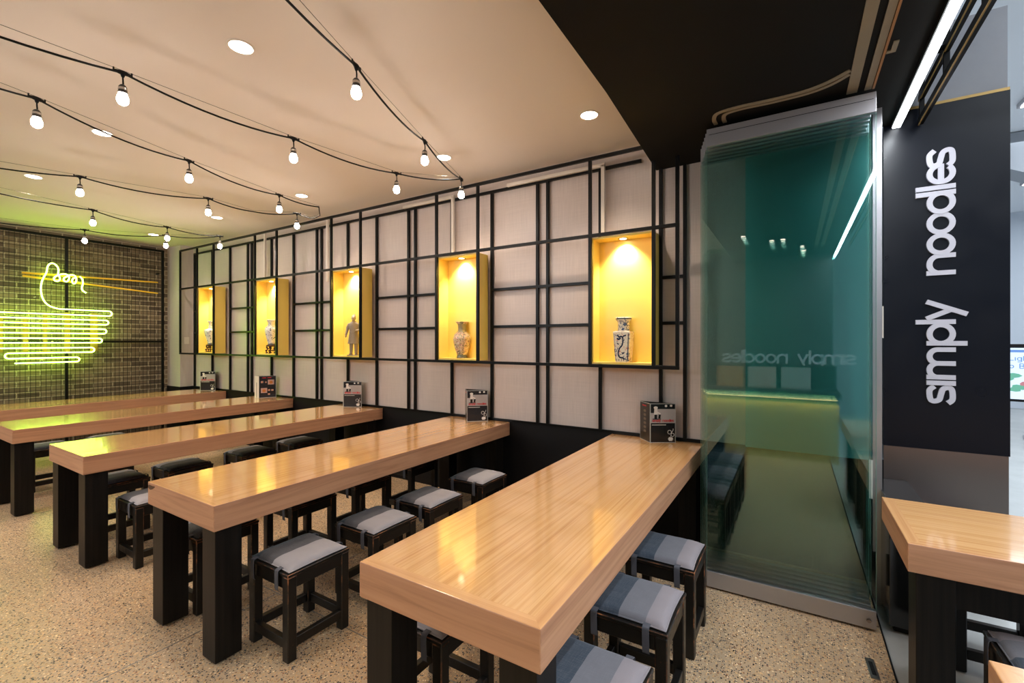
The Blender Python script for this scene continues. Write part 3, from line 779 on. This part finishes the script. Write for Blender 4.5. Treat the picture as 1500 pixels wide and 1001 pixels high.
# sign on the pier, reading upwards: u = z, v(up of letter) = -x
sg = thing('shop_sign', 'raised pale letters reading upwards on the charcoal pier', 'sign', (.796, 3.6, 0))
LT = [('s',1.135,1.244),('i',1.243,1.271),('m',1.277,1.466),('p',1.476,1.611),('l',1.602,1.629),('y',1.622,1.748),('n',1.89,2.017),('o',2.006,2.136),('o',2.128,2.261),('d',2.248,2.384),('l',2.392,2.42),('e',2.421,2.548),('s',2.522,2.632)]
for i, (ch, z0, z1) in enumerate(LT):
    xh = .128; wv = (z1-z0)/xh; m = MB(); dd = .002*(i % 2)
    for q, (path, cl) in enumerate(glyph(ch, wv, .21)):
        m.ribbon([(z0+a*xh, b*xh) for a, b in path], .21*xh, lambda u, v, d: (-v, -d, u), .0004+.0004*q, .012+dd+.0009*q, cl)
    m.build('letter', M_LETTER, sg)

# ------------------------------------------------------------------ menus
M_PHOTO = mat('printed_grey_photo', S(170,164,162), .3); M_INK = mat('printed_black', (.012,.011,.013), .25, coat=.4)
M_RED = mat('printed_red', S(200,30,36), .3); M_PRW = mat('printed_white', S(225,218,210), .3)
M_ACR = mat('clear_acrylic_edge', S(176,176,172), .15)
M_FOOD1 = mat('printed_noodle_orange', S(196,120,52), .3); M_FOOD2 = mat('printed_plate_pink', S(196,160,150), .3); M_BROWN = mat('printed_brown', S(46,38,34), .3, coat=.3)
def menu(label, p0, pr, pl, kind, h=.29):
    """three-sided menu holder: front edge p0, right edge pr, left edge pl"""
    t = thing('menu_holder', label, 'menu', (p0[0], p0[1], .7502), 0, 'menu holders at the wall ends of the tables')
    def face(a, b):
        a = Vector((a[0]-p0[0], a[1]-p0[1], 0)); b = Vector((b[0]-p0[0], b[1]-p0[1], 0)); ux = (b-a); L = ux.length; ux.normalize()
        nn = Vector((ux.y, -ux.x, 0))
        if nn.y > 0.2 or (abs(nn.y) <= .2 and nn.x < 0): pass
        if nn.dot(Vector((-p0[0], -p0[1], 0)).normalized()) < 0: nn = -nn
        return (lambda u, v, d: tuple(a + ux*u + nn*d + Vector((0,0,v)))), L
    def card(fn, L, name, m):
        MB().poly([(0,0),(L,0),(L,h),(0,h)], fn, -.003, 0).build(name, m, t)
    def R(fn, x0, x1, z0, z1, d, m): m.poly([(x0,z0),(x1,z0),(x1,z1),(x0,z1)], fn, 0, d)
    fr, L = face(p0, pr)
    card(fr, L, 'front_card', M_ACR)
    e = .005
    if kind == 'cover':
        m = MB(); R(fr, e, L-e, .004, h*.5, .0006, m)
        R(fr, e, L-e, h*.86, h-.004, .0012, m); R(fr, e, L*.24, h*.76, h*.87, .0012, m)
        m.poly([(L*.17,h*.60),(L*.27,h*.60),(L*.27,h*.72),(L*.17,h*.72)], fr, 0, .0014); m.poly([(L*.32,h*.62),(L*.40,h*.62),(L*.42,h*.72),(L*.34,h*.72)], fr, 0, .0014)
        R(fr, L*.10, L*.42, h*.595, h*.615, .0014, m)
        m.build('printed_black_areas', M_INK, t)
        m = MB(); R(fr, e, L-e, h*.5, h-.004, .0006, m); m.build('printed_photo', M_PHOTO, t)
        m = MB(); m.poly([(L*.15,h*.72),(L*.30,h*.72),(L*.28,h*.88),(L*.17,h*.88)], fr, 0, .0018); m.poly([(a*L, b*h) for a, b in arc(.22,.895,.08,.035,0,330,12)], fr, 0, .002)
        m.poly([(L*.28,h*.8),(L*.42,h*.75),(L*.40,h*.72),(L*.28,h*.75)], fr, 0, .0018)
        m.poly([(a*L, b*h) for a, b in arc(.62,.94,.05,.03,0,330,8)], fr, 0, .0018); m.poly([(a*L, b*h) for a, b in arc(.82,.945,.05,.028,0,330,8)], fr, 0, .0018)
        R(fr, L*.07, L*.62, h*.448, h*.462, .0012, m)
        m.poly([(L*.70,h*.10),(L*.74,h*.045),(L*.86,h*.045),(L*.90,h*.10),(L*.86,h*.14),(L*.74,h*.14)], fr, 0, .0012)
        for cx, cy, r_ in ((.76,.27,.07),(.88,.20,.06)): m.ribbon([(a*L, b*h) for a, b in arc(cx,cy,r_,r_*.7,0,330,16)], .003, fr, 0, .0012, True)
        m.ribbon([(L*.80,h*.15),(L*.84,h*.26),(L*.90,h*.32),(L*.90,h*.36)], .003, fr, 0, .0012)
        m.build('printed_white_details', M_PRW, t)
        m, _ = text_mb('simply noodles', L*.074, fr, 0, .0024, .22, L*.08, h*.535, -.02); m.build('printed_title', M_RED, t)
    else:
        m = MB(); R(fr, e, L-e, .004, h-.004, .0006, m); m.build('printed_black_areas', M_INK, t)
        m = MB(); f1 = MB()
        for cx, cz, sz in ((.12,.68,.14),(.36,.68,.1),(.52,.60,.36),(.12,.22,.36),(.52,.30,.13),(.72,.3,.13),(.52,.12,.12)):
            R(fr, L*cx, L*(cx+sz), h*cz, h*(cz+sz*.62), .0012, m)
            f1.poly([(L*(cx+sz/2+sz*.3*math.cos(a)), h*(cz+sz*.28+sz*.2*math.sin(a))) for a in [k*.628 for k in range(10)]], fr, 0, .002)
            f1.build('printed_food', M_FOOD1, t); f1 = MB()
        m.build('printed_plates', M_FOOD2, t)
        m = MB(); R(fr, L*.2, L*.42, h*.9, h*.93, .0012, m); R(fr, L*.5, L*.72, h*.9, h*.93, .0012, m); m.build('printed_title', M_RED, t)
    lf, L2 = face(p0, pl)
    card(lf, L2, 'side_card', M_ACR if kind == 'cover' else M_PRW)
    if kind == 'cover':
        m = MB(); R(lf, e, L2-e, .004, h-.004, .0006, m); m.build('side_print', M_BROWN, t)
        m = MB()
        for k in range(6): m.poly([(L2*.5+L2*.13*math.cos(a), h*(.78-.105*k)+h*.035*math.sin(a)) for a in [q*.785 for q in range(8)]], lf, 0, .0012)
        m.build('side_food_pictures', mat('printed_dim_food', S(120,104,88), .4) if 'printed_dim_food' not in bpy.data.materials else bpy.data.materials['printed_dim_food'], t)
        m = MB(); R(lf, L2*.35, L2*.75, h*.9, h*.93, .0012, m); m.build('side_title', M_RED, t)
    else:
        m = MB(); R(lf, L2*.45, L2*.55, .004, h*.7, .0008, m); m.build('side_print', M_BROWN, t)
    bk, L3 = face(pl, pr); 
    MB().poly([(0,0),(L3,0),(L3,h),(0,h)], bk, -.003, 0).build('back_card', M_BROWN, t)
    return t
menu('menu holder with side card turned left, on the nearest table by the wall', (-.905,3.400), (-.745,3.505), (-1.015,3.525), 'cover')
menu('menu holder at the wall end of the second table, thin side card', (-2.60,3.395), (-2.455,3.53), (-2.715,3.52), 'cover')
menu('menu holder showing only its cover, on the third table', (-4.384,3.41), (-4.205,3.52), (-4.42,3.55), 'cover')
menu('menu holder with food photographs and pale spine, on the fourth table', (-6.03,3.36), (-5.94,3.545), (-6.13,3.36), 'food')
menu('menu holder on the fifth table beside the brick wall', (-7.705,3.40), (-7.52,3.525), (-7.745,3.55), 'cover')

# ------------------------------------------------------------------ mesh screen and neon on the brick wall
sc = thing('wire_mesh_screen', 'black welded wire mesh screen framed on the brick wall', 'screen', (-8.76, 0, 0))
m = MB(); y = -1.9
while y < 3.31: m.box(-.002, .002, y-.0022, y+.0022, .06, 2.96); y += .05
z = .08
while z < 2.96: m.box(.002, .006, -1.95, 3.31, z-.0022, z+.0022); z += .05
m.build('wire_mesh', M_STEEL, sc)
for y in (-1.95, .1, 2.155, 3.31): MB().box(-.005, .022, y-.016, y+.016, .04, 2.985).build('frame_upright', M_STEEL, sc)
for z in (.05, 1.50, 2.97): MB().box(-.004, .021, -1.95, 3.31, z-.016, z+.016).build('frame_rail', M_STEEL, sc)
for y in (-1.9, 2.0, 3.26):
    for z in (.3, 2.6): MB().box(-.09, -.004, y-.01, y+.01, z-.01, z+.01).build('standoff', M_STEEL, sc)
ne = thing('neon_sign', 'green neon hand holding chopsticks over a bowl of noodles', 'neon sign', (-8.68, 0, 0))
NR = .0085
rows = [(1.951,1.878),(1.813,1.747),(1.682,1.614),(1.545,1.482),(1.412,1.346),(1.276,1.213)]
right = [2.637,2.597,2.573,2.523,2.437,2.274]; left = [1.157,1.199,1.25,1.343,1.55]
path = cat([(2.05,2.424),(2.054,2.51),(2.023,2.565),(1.982,2.575),(1.949,2.532),(1.937,2.448),(1.911,2.378),(1.889,2.302),(1.882,2.19),(1.905,2.071),(1.962,1.992),(2.057,1.955),(2.154,1.952),(2.273,1.951)], 6)
path = [tuple(p[:2]) for p in [Vector((*q, 0)) if len(q) == 2 else q for q in path]]
for i, ((za, zb), yr) in enumerate(zip(rows, right)):
    r_ = (za-zb)/2; path += [(yr-r_+r_*math.cos(a), (za+zb)/2+r_*math.sin(a)) for a in [math.pi/2-k*math.pi/8 for k in range(9)]]
    if i < 5:
        zc = rows[i+1][0]; r2 = (zb-zc)/2; yl = left[i]
        path += [(yl+r2-r2*math.cos(a), (zb+zc)/2+r2*math.sin(a)) for a in [math.pi/2-k*math.pi/8 for k in range(9)]]
path.append((1.63778, 1.21274))
loops = cat([(2.056,2.42),(2.069,2.391),(2.07,2.363),(2.051,2.339),(2.02,2.341),(2.009,2.368),(2.025,2.399),(2.056,2.422),(2.098,2.442),(2.139,2.442),(2.164,2.414),(2.16,2.368),(2.137,2.34),(2.111,2.352),(2.113,2.389),(2.144,2.414),(2.18,2.44),(2.222,2.435),(2.24,2.399),(2.237,2.347),(2.218,2.321),(2.198,2.337),(2.199,2.378),(2.222,2.407)], 5)
tail = cat([(2.277,2.43),(2.306,2.389),(2.31,2.327),(2.299,2.275),(2.306,2.234),(2.346,2.201)], 5)
for P in (path, loops, tail):
    MB().tube([(0.0, p[0], p[1]) for p in P], NR, 8).build('neon_tube', M_NEON, ne)
for (a, b) in (((1.707,2.414),(3.222,2.45)), ((1.713,2.373),(3.222,2.274))):
    MB().tube([(-.018, a[0], a[1]), (-.018, b[0], b[1])], [.014,.010], 8).build('chopstick', M_CHOP, ne)
for a, b, z1 in ((1.717,1.769,1.80),(1.909,1.951,1.872),(2.123,2.185,1.913),(2.397,2.485,1.918),(1.5,1.54,1.80)):
    MB().box(-.036, -.030, a, b, 1.36, z1).build('backing_strip', M_STRIP, ne)
for y, z in ((1.83,2.1),(2.4,1.90),(1.9,1.25),(2.0,1.5),(1.4,1.75),(2.2,2.3)):
    MB().box(-.075, .0, y-.004, y+.004, z-.004, z+.004).build('bracket', M_WHITE, ne)

# ------------------------------------------------------------------ festoon string lights
def festoon(label, runs, bulbs_end):
    t = thing('string_light', label, 'string light', (0, 0, 0), 0, 'festoon string lights under the ceiling')
    cab = []
    for pts in runs:
        for i in range(len(pts)-1):
            a, b = Vector(pts[i]), Vector(pts[i+1]); n = 10; L = (b-a).length
            sag = .045*min(L,1)*1.0
            for k in range(n):
                f = k/n; p = a.lerp(b, f); p.z -= sag*4*f*(1-f); cab.append(tuple(p))
        cab.append(tuple(pts[-1]))
    MB().tube(cab, .0055, 6).build('cable', M_CABLE, t)
    w_ = MB()
    for pts in runs: w_.tube([(p[0], p[1], p[2]+.012) for p in pts], .0013, 5)
    w_.build('support_wire', M_WIRE, t)
    done = set()
    for pts, flags in zip(runs, bulbs_end):
        for i, (p, fl) in enumerate(zip(pts, flags)):
            if not fl: continue
            a = Vector(pts[max(i-1,0)]); b = Vector(pts[min(i+1,len(pts)-1)]); d = (b-a); d.z = 0; d.normalize()
            P = Vector(p); s_ = MB()
            s_.tube([P-d*.035, P-d*.016, P, P+d*.016, P+d*.035], [.006,.010,.0125,.010,.006], 8)
            s_.tube([P+Vector((0,0,-.004)), P+Vector((0,0,-.022))], [.012,.006], 8)
            s_.tube([P+Vector((0,0,-.02)), P+Vector((.003,0,-.04)), P+Vector((0,.002,-.06))], .0038, 6)
            for q in (-1, 1): s_.box(P.x+q*d.x*.036-.003, P.x+q*d.x*.036+.003, P.y+q*d.y*.036-.003, P.y+q*d.y*.036+.003, P.z-.008, P.z+.014)
            jn = s_.build('junction', M_CABLE, t)
            h = MB().lathe([(.005,0),(.011,-.004),(.0175,-.013),(.0185,-.037),(.0205,-.040),(.0205,-.046)], (P.x,P.y,P.z-.058), 16)
            hs = h.build('lamp_holder', M_SOCK, t)
            MB().lathe([(.0185,-.018),(.0190,-.024),(.0188,-.030)], (P.x,P.y,P.z-.058), 16).build('silver_band', M_SILV, hs)
            bl = MB().lathe([(.013,-.044),(.0155,-.047),(.0205,-.056),(.0240,-.068),(.0248,-.078),(.0225,-.090),(.0155,-.099),(.007,-.1035),(.0001,-.1045)], (P.x,P.y,P.z-.058), 20)
            bl.build('bulb', M_BULB, hs)
    return t
z_ = 2.85
A1 = (-2.34, 2.98, 2.845); A2 = (-4.05, 2.86, 2.85); A3 = (-6.25, 2.985, 2.85)
v = lambda *ps: [(p[0], p[1], z_) for p in ps]
festoon('black cable string light nearest the viewer, with both runs meeting above the second niche',
    [v((-1.38,.3),(-1.665,1.084))[:1] + v((-1.823,1.494),(-2.115,2.297)) + [A1], [A1] + v((-2.71,2.616),(-2.828,1.807),(-2.867,.914),(-2.95,-.2))],
    [[0,1,1,1],[0,1,1,1,0]])
festoon('middle black cable string light, its slack loop ending left of the warrior niche',
    [v((-3.38,-.1),(-3.58,.76),(-3.844,1.621),(-4.034,2.437))+[A2], [A2, (-4.16,2.95,2.80), (-4.32,2.96,2.80)] + v((-4.456,2.886),(-4.60,2.50)) [:1] + [(-4.60,2.50,2.80)] + v((-4.7,2.142),(-4.971,1.305),(-5.3,.2))],
    [[0,1,1,1,0],[0,0,0,1,0,1,1,0]])
festoon('farthest black cable string light, close to the brick wall',
    [v((-5.78,.3),(-6.123,1.707),(-6.29,2.424))+[A3], [A3] + v((-6.79,2.602),(-7.293,1.957),(-7.6,.5))],
    [[0,1,1,1],[0,1,1,0]])

# ------------------------------------------------------------------ recessed downlights
dls = [(-2.478,1.287),(-4.376,1.274),(-6.088,1.27),(-1.194,2.933),(-2.512,2.961),(-4.457,2.941),(-6.145,2.901),(-7.911,2.879),
       (-7.907,1.273),(-2.691,-0.373),(-4.399,-0.373),(-6.106,-0.373),(-7.866,-0.373)]
DN = ['downlight alone near the top centre, beside the nearest string light','downlight second in the near row, behind a hanging bulb','downlight third in the near row, at the left edge',
      'downlight beside the black soffit','downlight above the second niche','downlight above the warrior niche','downlight above the fourth niche','downlight in the corner by the brick wall',
      'downlight near row, above the fifth table'] + ['downlight in the row behind the viewer, %s from the soffit' % k for k in ('first','second','third','fourth')]
for (x, y), nm in zip(dls, DN):
    t = thing('recessed_downlight', nm, 'downlight', (x, y, 3.055), 0, 'recessed ceiling downlights')
    m = MB(); ring(m, .056, .068, -.005, .0); m.build('trim_ring', M_WHITE, t, bevel=.001)
    MB().lathe([(.056,-.003),(.056,-.0012)], (0,0,0), 28).build('lens', M_DL, t)
    spot('downlight_beam', t, (0, 0, -.01), L_DOWN if y > 0 else L_DOWN*1.0, 118, .55, NEUT if y > 0 else (1,.97,.96), .035)

for i, (x, y) in enumerate([(-.55,-.45),(-.25,-.9),(-.12,-.9),(.1,-1.5),(.12,-1.9)]):
    t = thing('recessed_downlight', 'downlight in the black soffit behind the viewer, %s from the glass doors' % ('first','second','third','fourth','fifth')[i], 'downlight', (x, y, 2.83), 0, 'soffit downlights')
    m = MB(); ring(m, .03, .04, -.004, .0); m.build('trim_ring', M_BLACK, t)
    MB().lathe([(.03,-.003),(.03,-.0012)], (0,0,0), 24).build('lens', M_DL, t)
# ------------------------------------------------------------------ folded glass doors
gd = thing('folding_glass_door', 'stack of folded green-tinted frameless glass doors with aluminium rails', 'glass door', (0, 3.0, 0))
for i in range(6):
    y = -.01 + i*.056; xl = -.452 - .016*i; xr = .361 - .0*i
    if i in (1, 2, 3, 4): xr -= .016; 
    MB().box(xl, xr, y, y+.010, .10, 2.70).build('glass_pane', M_GLASS, gd)
    MB().box(xl, xr, y-.012, y+.022, .012, .106).build('bottom_rail', M_ALU, gd, bevel=.002)
    MB().box(xl, xr, y-.012, y+.022, 2.685, 2.79).build('top_rail', M_ALU, gd, bevel=.002)
    MB().box(xl-.0012, xl, y, y+.010, .106, 2.685).build('glass_edge', M_GEDGE, gd)
    MB().box(xr, xr+.0012, y, y+.010, .106, 2.685).build('glass_edge', M_GEDGE, gd)
MB().box(-.44, .35, -.0235, -.0222, 2.752, 2.7545).build('rail_groove', M_BLACK, gd)
lk = MB().tube([(.33,-.0225,.055),(.33,-.034,.055)], .009, 14); lk.tube([(.318,-.03,.055),(.342,-.03,.055)], .003, 8); lk.build('floor_lock', M_SS, gd)
jb = thing('door_jamb', 'slim aluminium jamb right of the folded glass doors', 'jamb', (.411, 3.31, 0))
MB().box(-.014, .014, -.012, .16, .0, 2.829).build('post', M_ALU, jb, bevel=.001)
MB().box(-.0285, -.0145, -.012, .14, .30, 2.829).build('glass_stop', M_ALU, jb, bevel=.001)
MB().box(.0145, .0205, -.012, -.004, 1.52, 1.70).build('strike_plate', M_WHITE, jb)
MB().box(-.045, -.0287, -.016, .0, .60, .82).build('door_handle', M_WHITE, jb, bevel=.001)

# door track in the soffit
tk = thing('ceiling_track', 'weathered curved steel door track let into the black soffit', 'track', (0, 0, 2.83))
M_TRK = concrete('weathered_track_steel', S(150,136,112), S(110,96,78), .5)
M_TRK2 = mat('rusty_track_edge', S(150,104,60), .5)
fl = lambda u, v, d: (u, v, -d)
def trk(P, w_, name='rail', m=M_TRK, d=.006): MB().ribbon(P, w_, fl, -.001, d).build(name, m, tk)
trk([(.262,3.02),(.262,2.80),(.262,-1.5)], .046); trk([(.330,3.02),(.330,-1.5)], .030); trk([(.353,3.02),(.353,-1.5)], .010, 'edge_strip', M_TRK2, .008)
br_ = cat([(.235,2.80),(.16,2.865),(.06,2.90),(-.1,2.905),(-.25,2.895),(-.335,2.91),(-.355,2.96),(-.355,3.02)], 6)
trk([p[:2] for p in br_], .022)
br2 = cat([(.235,2.765),(.15,2.83),(.05,2.868),(-.1,2.873),(-.27,2.862),(-.375,2.88),(-.405,2.94),(-.405,3.02)], 6)
trk([p[:2] for p in br2], .022)
trk([(.385,2.60),(.385,2.68),(.36,2.68)], .02, 'bracket')

# LED strip along the shopfront and the black-and-brass ladder frame
ls = thing('led_strip_light', 'bright white linear LED strip along the shopfront soffit', 'light', (.526, 0, 2.83))
MB().box(-.022, .022, -2.3, 3.585, -.024, 0).build('housing', M_BLACK, ls)
MB().box(-.016, .021, -2.3, 3.58, -.032, -.0245).build('diffuser', M_LED, ls)
area = bpy.data.lights.new('led_strip_glow', 'AREA'); area.shape = 'RECTANGLE'; area.size = .03; area.size_y = 5.6; area.energy = 18; area.color = (.88,.94,1.0)
ao = bpy.data.objects.new('led_strip_glow', area); C.objects.link(ao); ao.location = (0, .65, -.036); ao.parent = ls
lf_ = thing('ladder_frame', 'black steel ladder-like frame with brass underside above the shopfront', 'frame', (.64, 0, 0))
def bar(x0,x1,y0,y1,z0,z1, name='rail'):
    MB().box(x0,x1,y0,y1,z0,z1).build(name, M_STEEL, lf_); MB().box(x0-.001,x0+.006,y0,y1,z0-.003,z0).build(name+'_edge', M_GOLD, lf_)
bar(-.012,.012,-1.5,3.58,2.79,2.83); bar(-.012,.012,-1.5,3.58,2.93,2.965)
for y in (3.56, 3.05, 2.50, 1.95, 1.4): MB().box(-.011,.011,y-.022,y+.003,2.83,2.93).build('rung', M_STEEL, lf_)
for y in (3.56, 3.05, 2.5): MB().box(-.011,.011,y-.022,y+.003,2.965,3.3).build('hanger', M_STEEL, lf_)
MB().box(-.08,-.012,3.02,3.045,2.935,2.96).build('tie_bar', M_STEEL, lf_)

for i, x in enumerate((-6.4, -3.9)):  # added glowing panels, unseen fill for front ceiling, table fronts and legs
    t = thing('menu_lightbox', ['backlit menu lightbox behind the viewer, towards the brick wall', 'backlit menu lightbox behind the viewer, towards the counter'][i], 'lightbox', (x, -2.3, 2.15), 0, 'menu lightboxes on the rear wall')
    MB().box(-1.1, 1.1, 0, .09, 0, .62).build('casing', M_BLACK, t); MB().box(-1.07, 1.07, .09, .094, .03, .59).build('lit_face', emis('lightbox_face', (.90,.95,1.0), 6.5) if i == 0 else bpy.data.materials['lightbox_face'], t)
# small floor parts, low cabinet
fb = thing('floor_bolt_plate', 'small dark metal bolt plate set in the terrazzo by the threshold', 'floor plate', (.305, 2.64, 0), math.radians(3))
MB().box(-.017,.017,-.075,.075,0,.004).build('plate', M_SS, fb); MB().box(-.008,.008,-.05,.05,.004,.0046).build('slot', M_BLACK, fb)
lc = thing('low_cabinet', 'low glossy black cabinet at the foot of the sign pier', 'cabinet', (.53, 3.30, 0))
MB().box(-.11,.05,-.27,.285,.03,.66).build('body', mat('glossy_black_panel', (.01,.011,.012), .12, coat=.6), lc, bevel=.003)
MB().box(-.09,.04,-.25,.27,0,.03).build('plinth', M_BLACK, lc)

# mall screen on a stand
tv = thing('display_screen', 'lit advertising screen in a black frame beyond the sign pier', 'screen', (3.42, 10.1, 0), math.radians(-14))
MB().box(-.85,.85,-.03,.03,.56,1.46).build('bezel', M_BLACK, tv, bevel=.004)
MB().box(-.81,.81,-.034,-.030,.60,1.40).build('panel', emis('lit_screen_white', (.62,.78,1.0), .75, (.1,.1,.1)), tv)
mm = lambda u, v, d: (u, -.034-d, v)
MB().poly([(-.81,1.33),(.81,1.33),(.81,1.37),(-.81,1.37)], mm, 0, .002).build('header_bar', emis('lit_screen_blue', (.08,.25,.7), .6, (.1,.1,.1)), tv)
m, _ = text_mb('Light', .055, mm, 0, .003, .2, -.55, 1.20, .2); m.build('screen_text', bpy.data.materials['lit_screen_blue'], tv)
m, _ = text_mb('So Big', .055, mm, 0, .003, .2, -.62, 1.08, .2); m.build('screen_text', bpy.data.materials['lit_screen_blue'], tv)
gm = emis('lit_screen_green', (.08,.42,.28), .6, (.1,.1,.1)); rm = emis('lit_screen_red', (.5,.16,.2), .6, (.1,.1,.1))
for i in range(26):
    cx, cz = -.7+random.random()*1.3, .72+random.random()*.3
    MB().poly([(cx+(.05+.05*random.random())*math.cos(a), cz+.04*math.sin(a)) for a in [k*.785 for k in range(8)]], mm, 0, .001+.0004*i).build('screen_food', gm if i % 3 else rm, tv)
MB().box(-.04,.04,-.02,.02,.02,.56).build('stand_post', M_ALU, tv); MB().box(-.4,.4,-.2,.2,0,.02).build('stand_base', M_ALU, tv)

# ------------------------------------------------------------------ counter behind the viewpoint (seen in the glass)
ct = thing('service_counter', 'service counter with a yellow glowing front, mirrored in the glass doors', 'counter', (-.6, -1.05, 0))
M_CY = mat('yellow_counter_front', S(180,156,92), .5)
MB().box(-1.3,1.07,-.3,.28,0,.72).build('front', M_CY, ct); MB().box(-1.32,1.09,-.32,.34,.79,.86).build('worktop', M_BLACK, ct)
MB().box(-1.3,1.07,-.3,.26,.72,.79).build('recess', M_BLACK, ct)
MB().box(-1.28,1.05,.29,.325,.782,.789).build('led_line', emis('warm_led_line', (1,.86,.35), 6), ct)
cl = area_light('counter_glow', (0, .315, .775), 2.3, .02, 3.5, (1,.85,.4)); cl.parent = ct
for k, px_ in enumerate((-.35,.05,.45)):
    MB().box(px_,px_+.34,-.1,-.08,.86,1.15).build('food_picture', [M_FOOD1, M_FOOD2, M_PHOTO][k], ct)
MB().box(-1.3,1.07,-.12,-.10,.86,1.18).build('display_screen_panel', M_BLACK, ct)
rs = thing('rear_sign', 'pale shop lettering on the wall behind the counter', 'sign', (0, -2.3, 0))
m, _ = text_mb('simply noodles', .155, lambda u, v, d: (-u, d, v), 0, .01, .2, -.78, 1.15, .0); m.build('lettering', M_LETTER, rs)
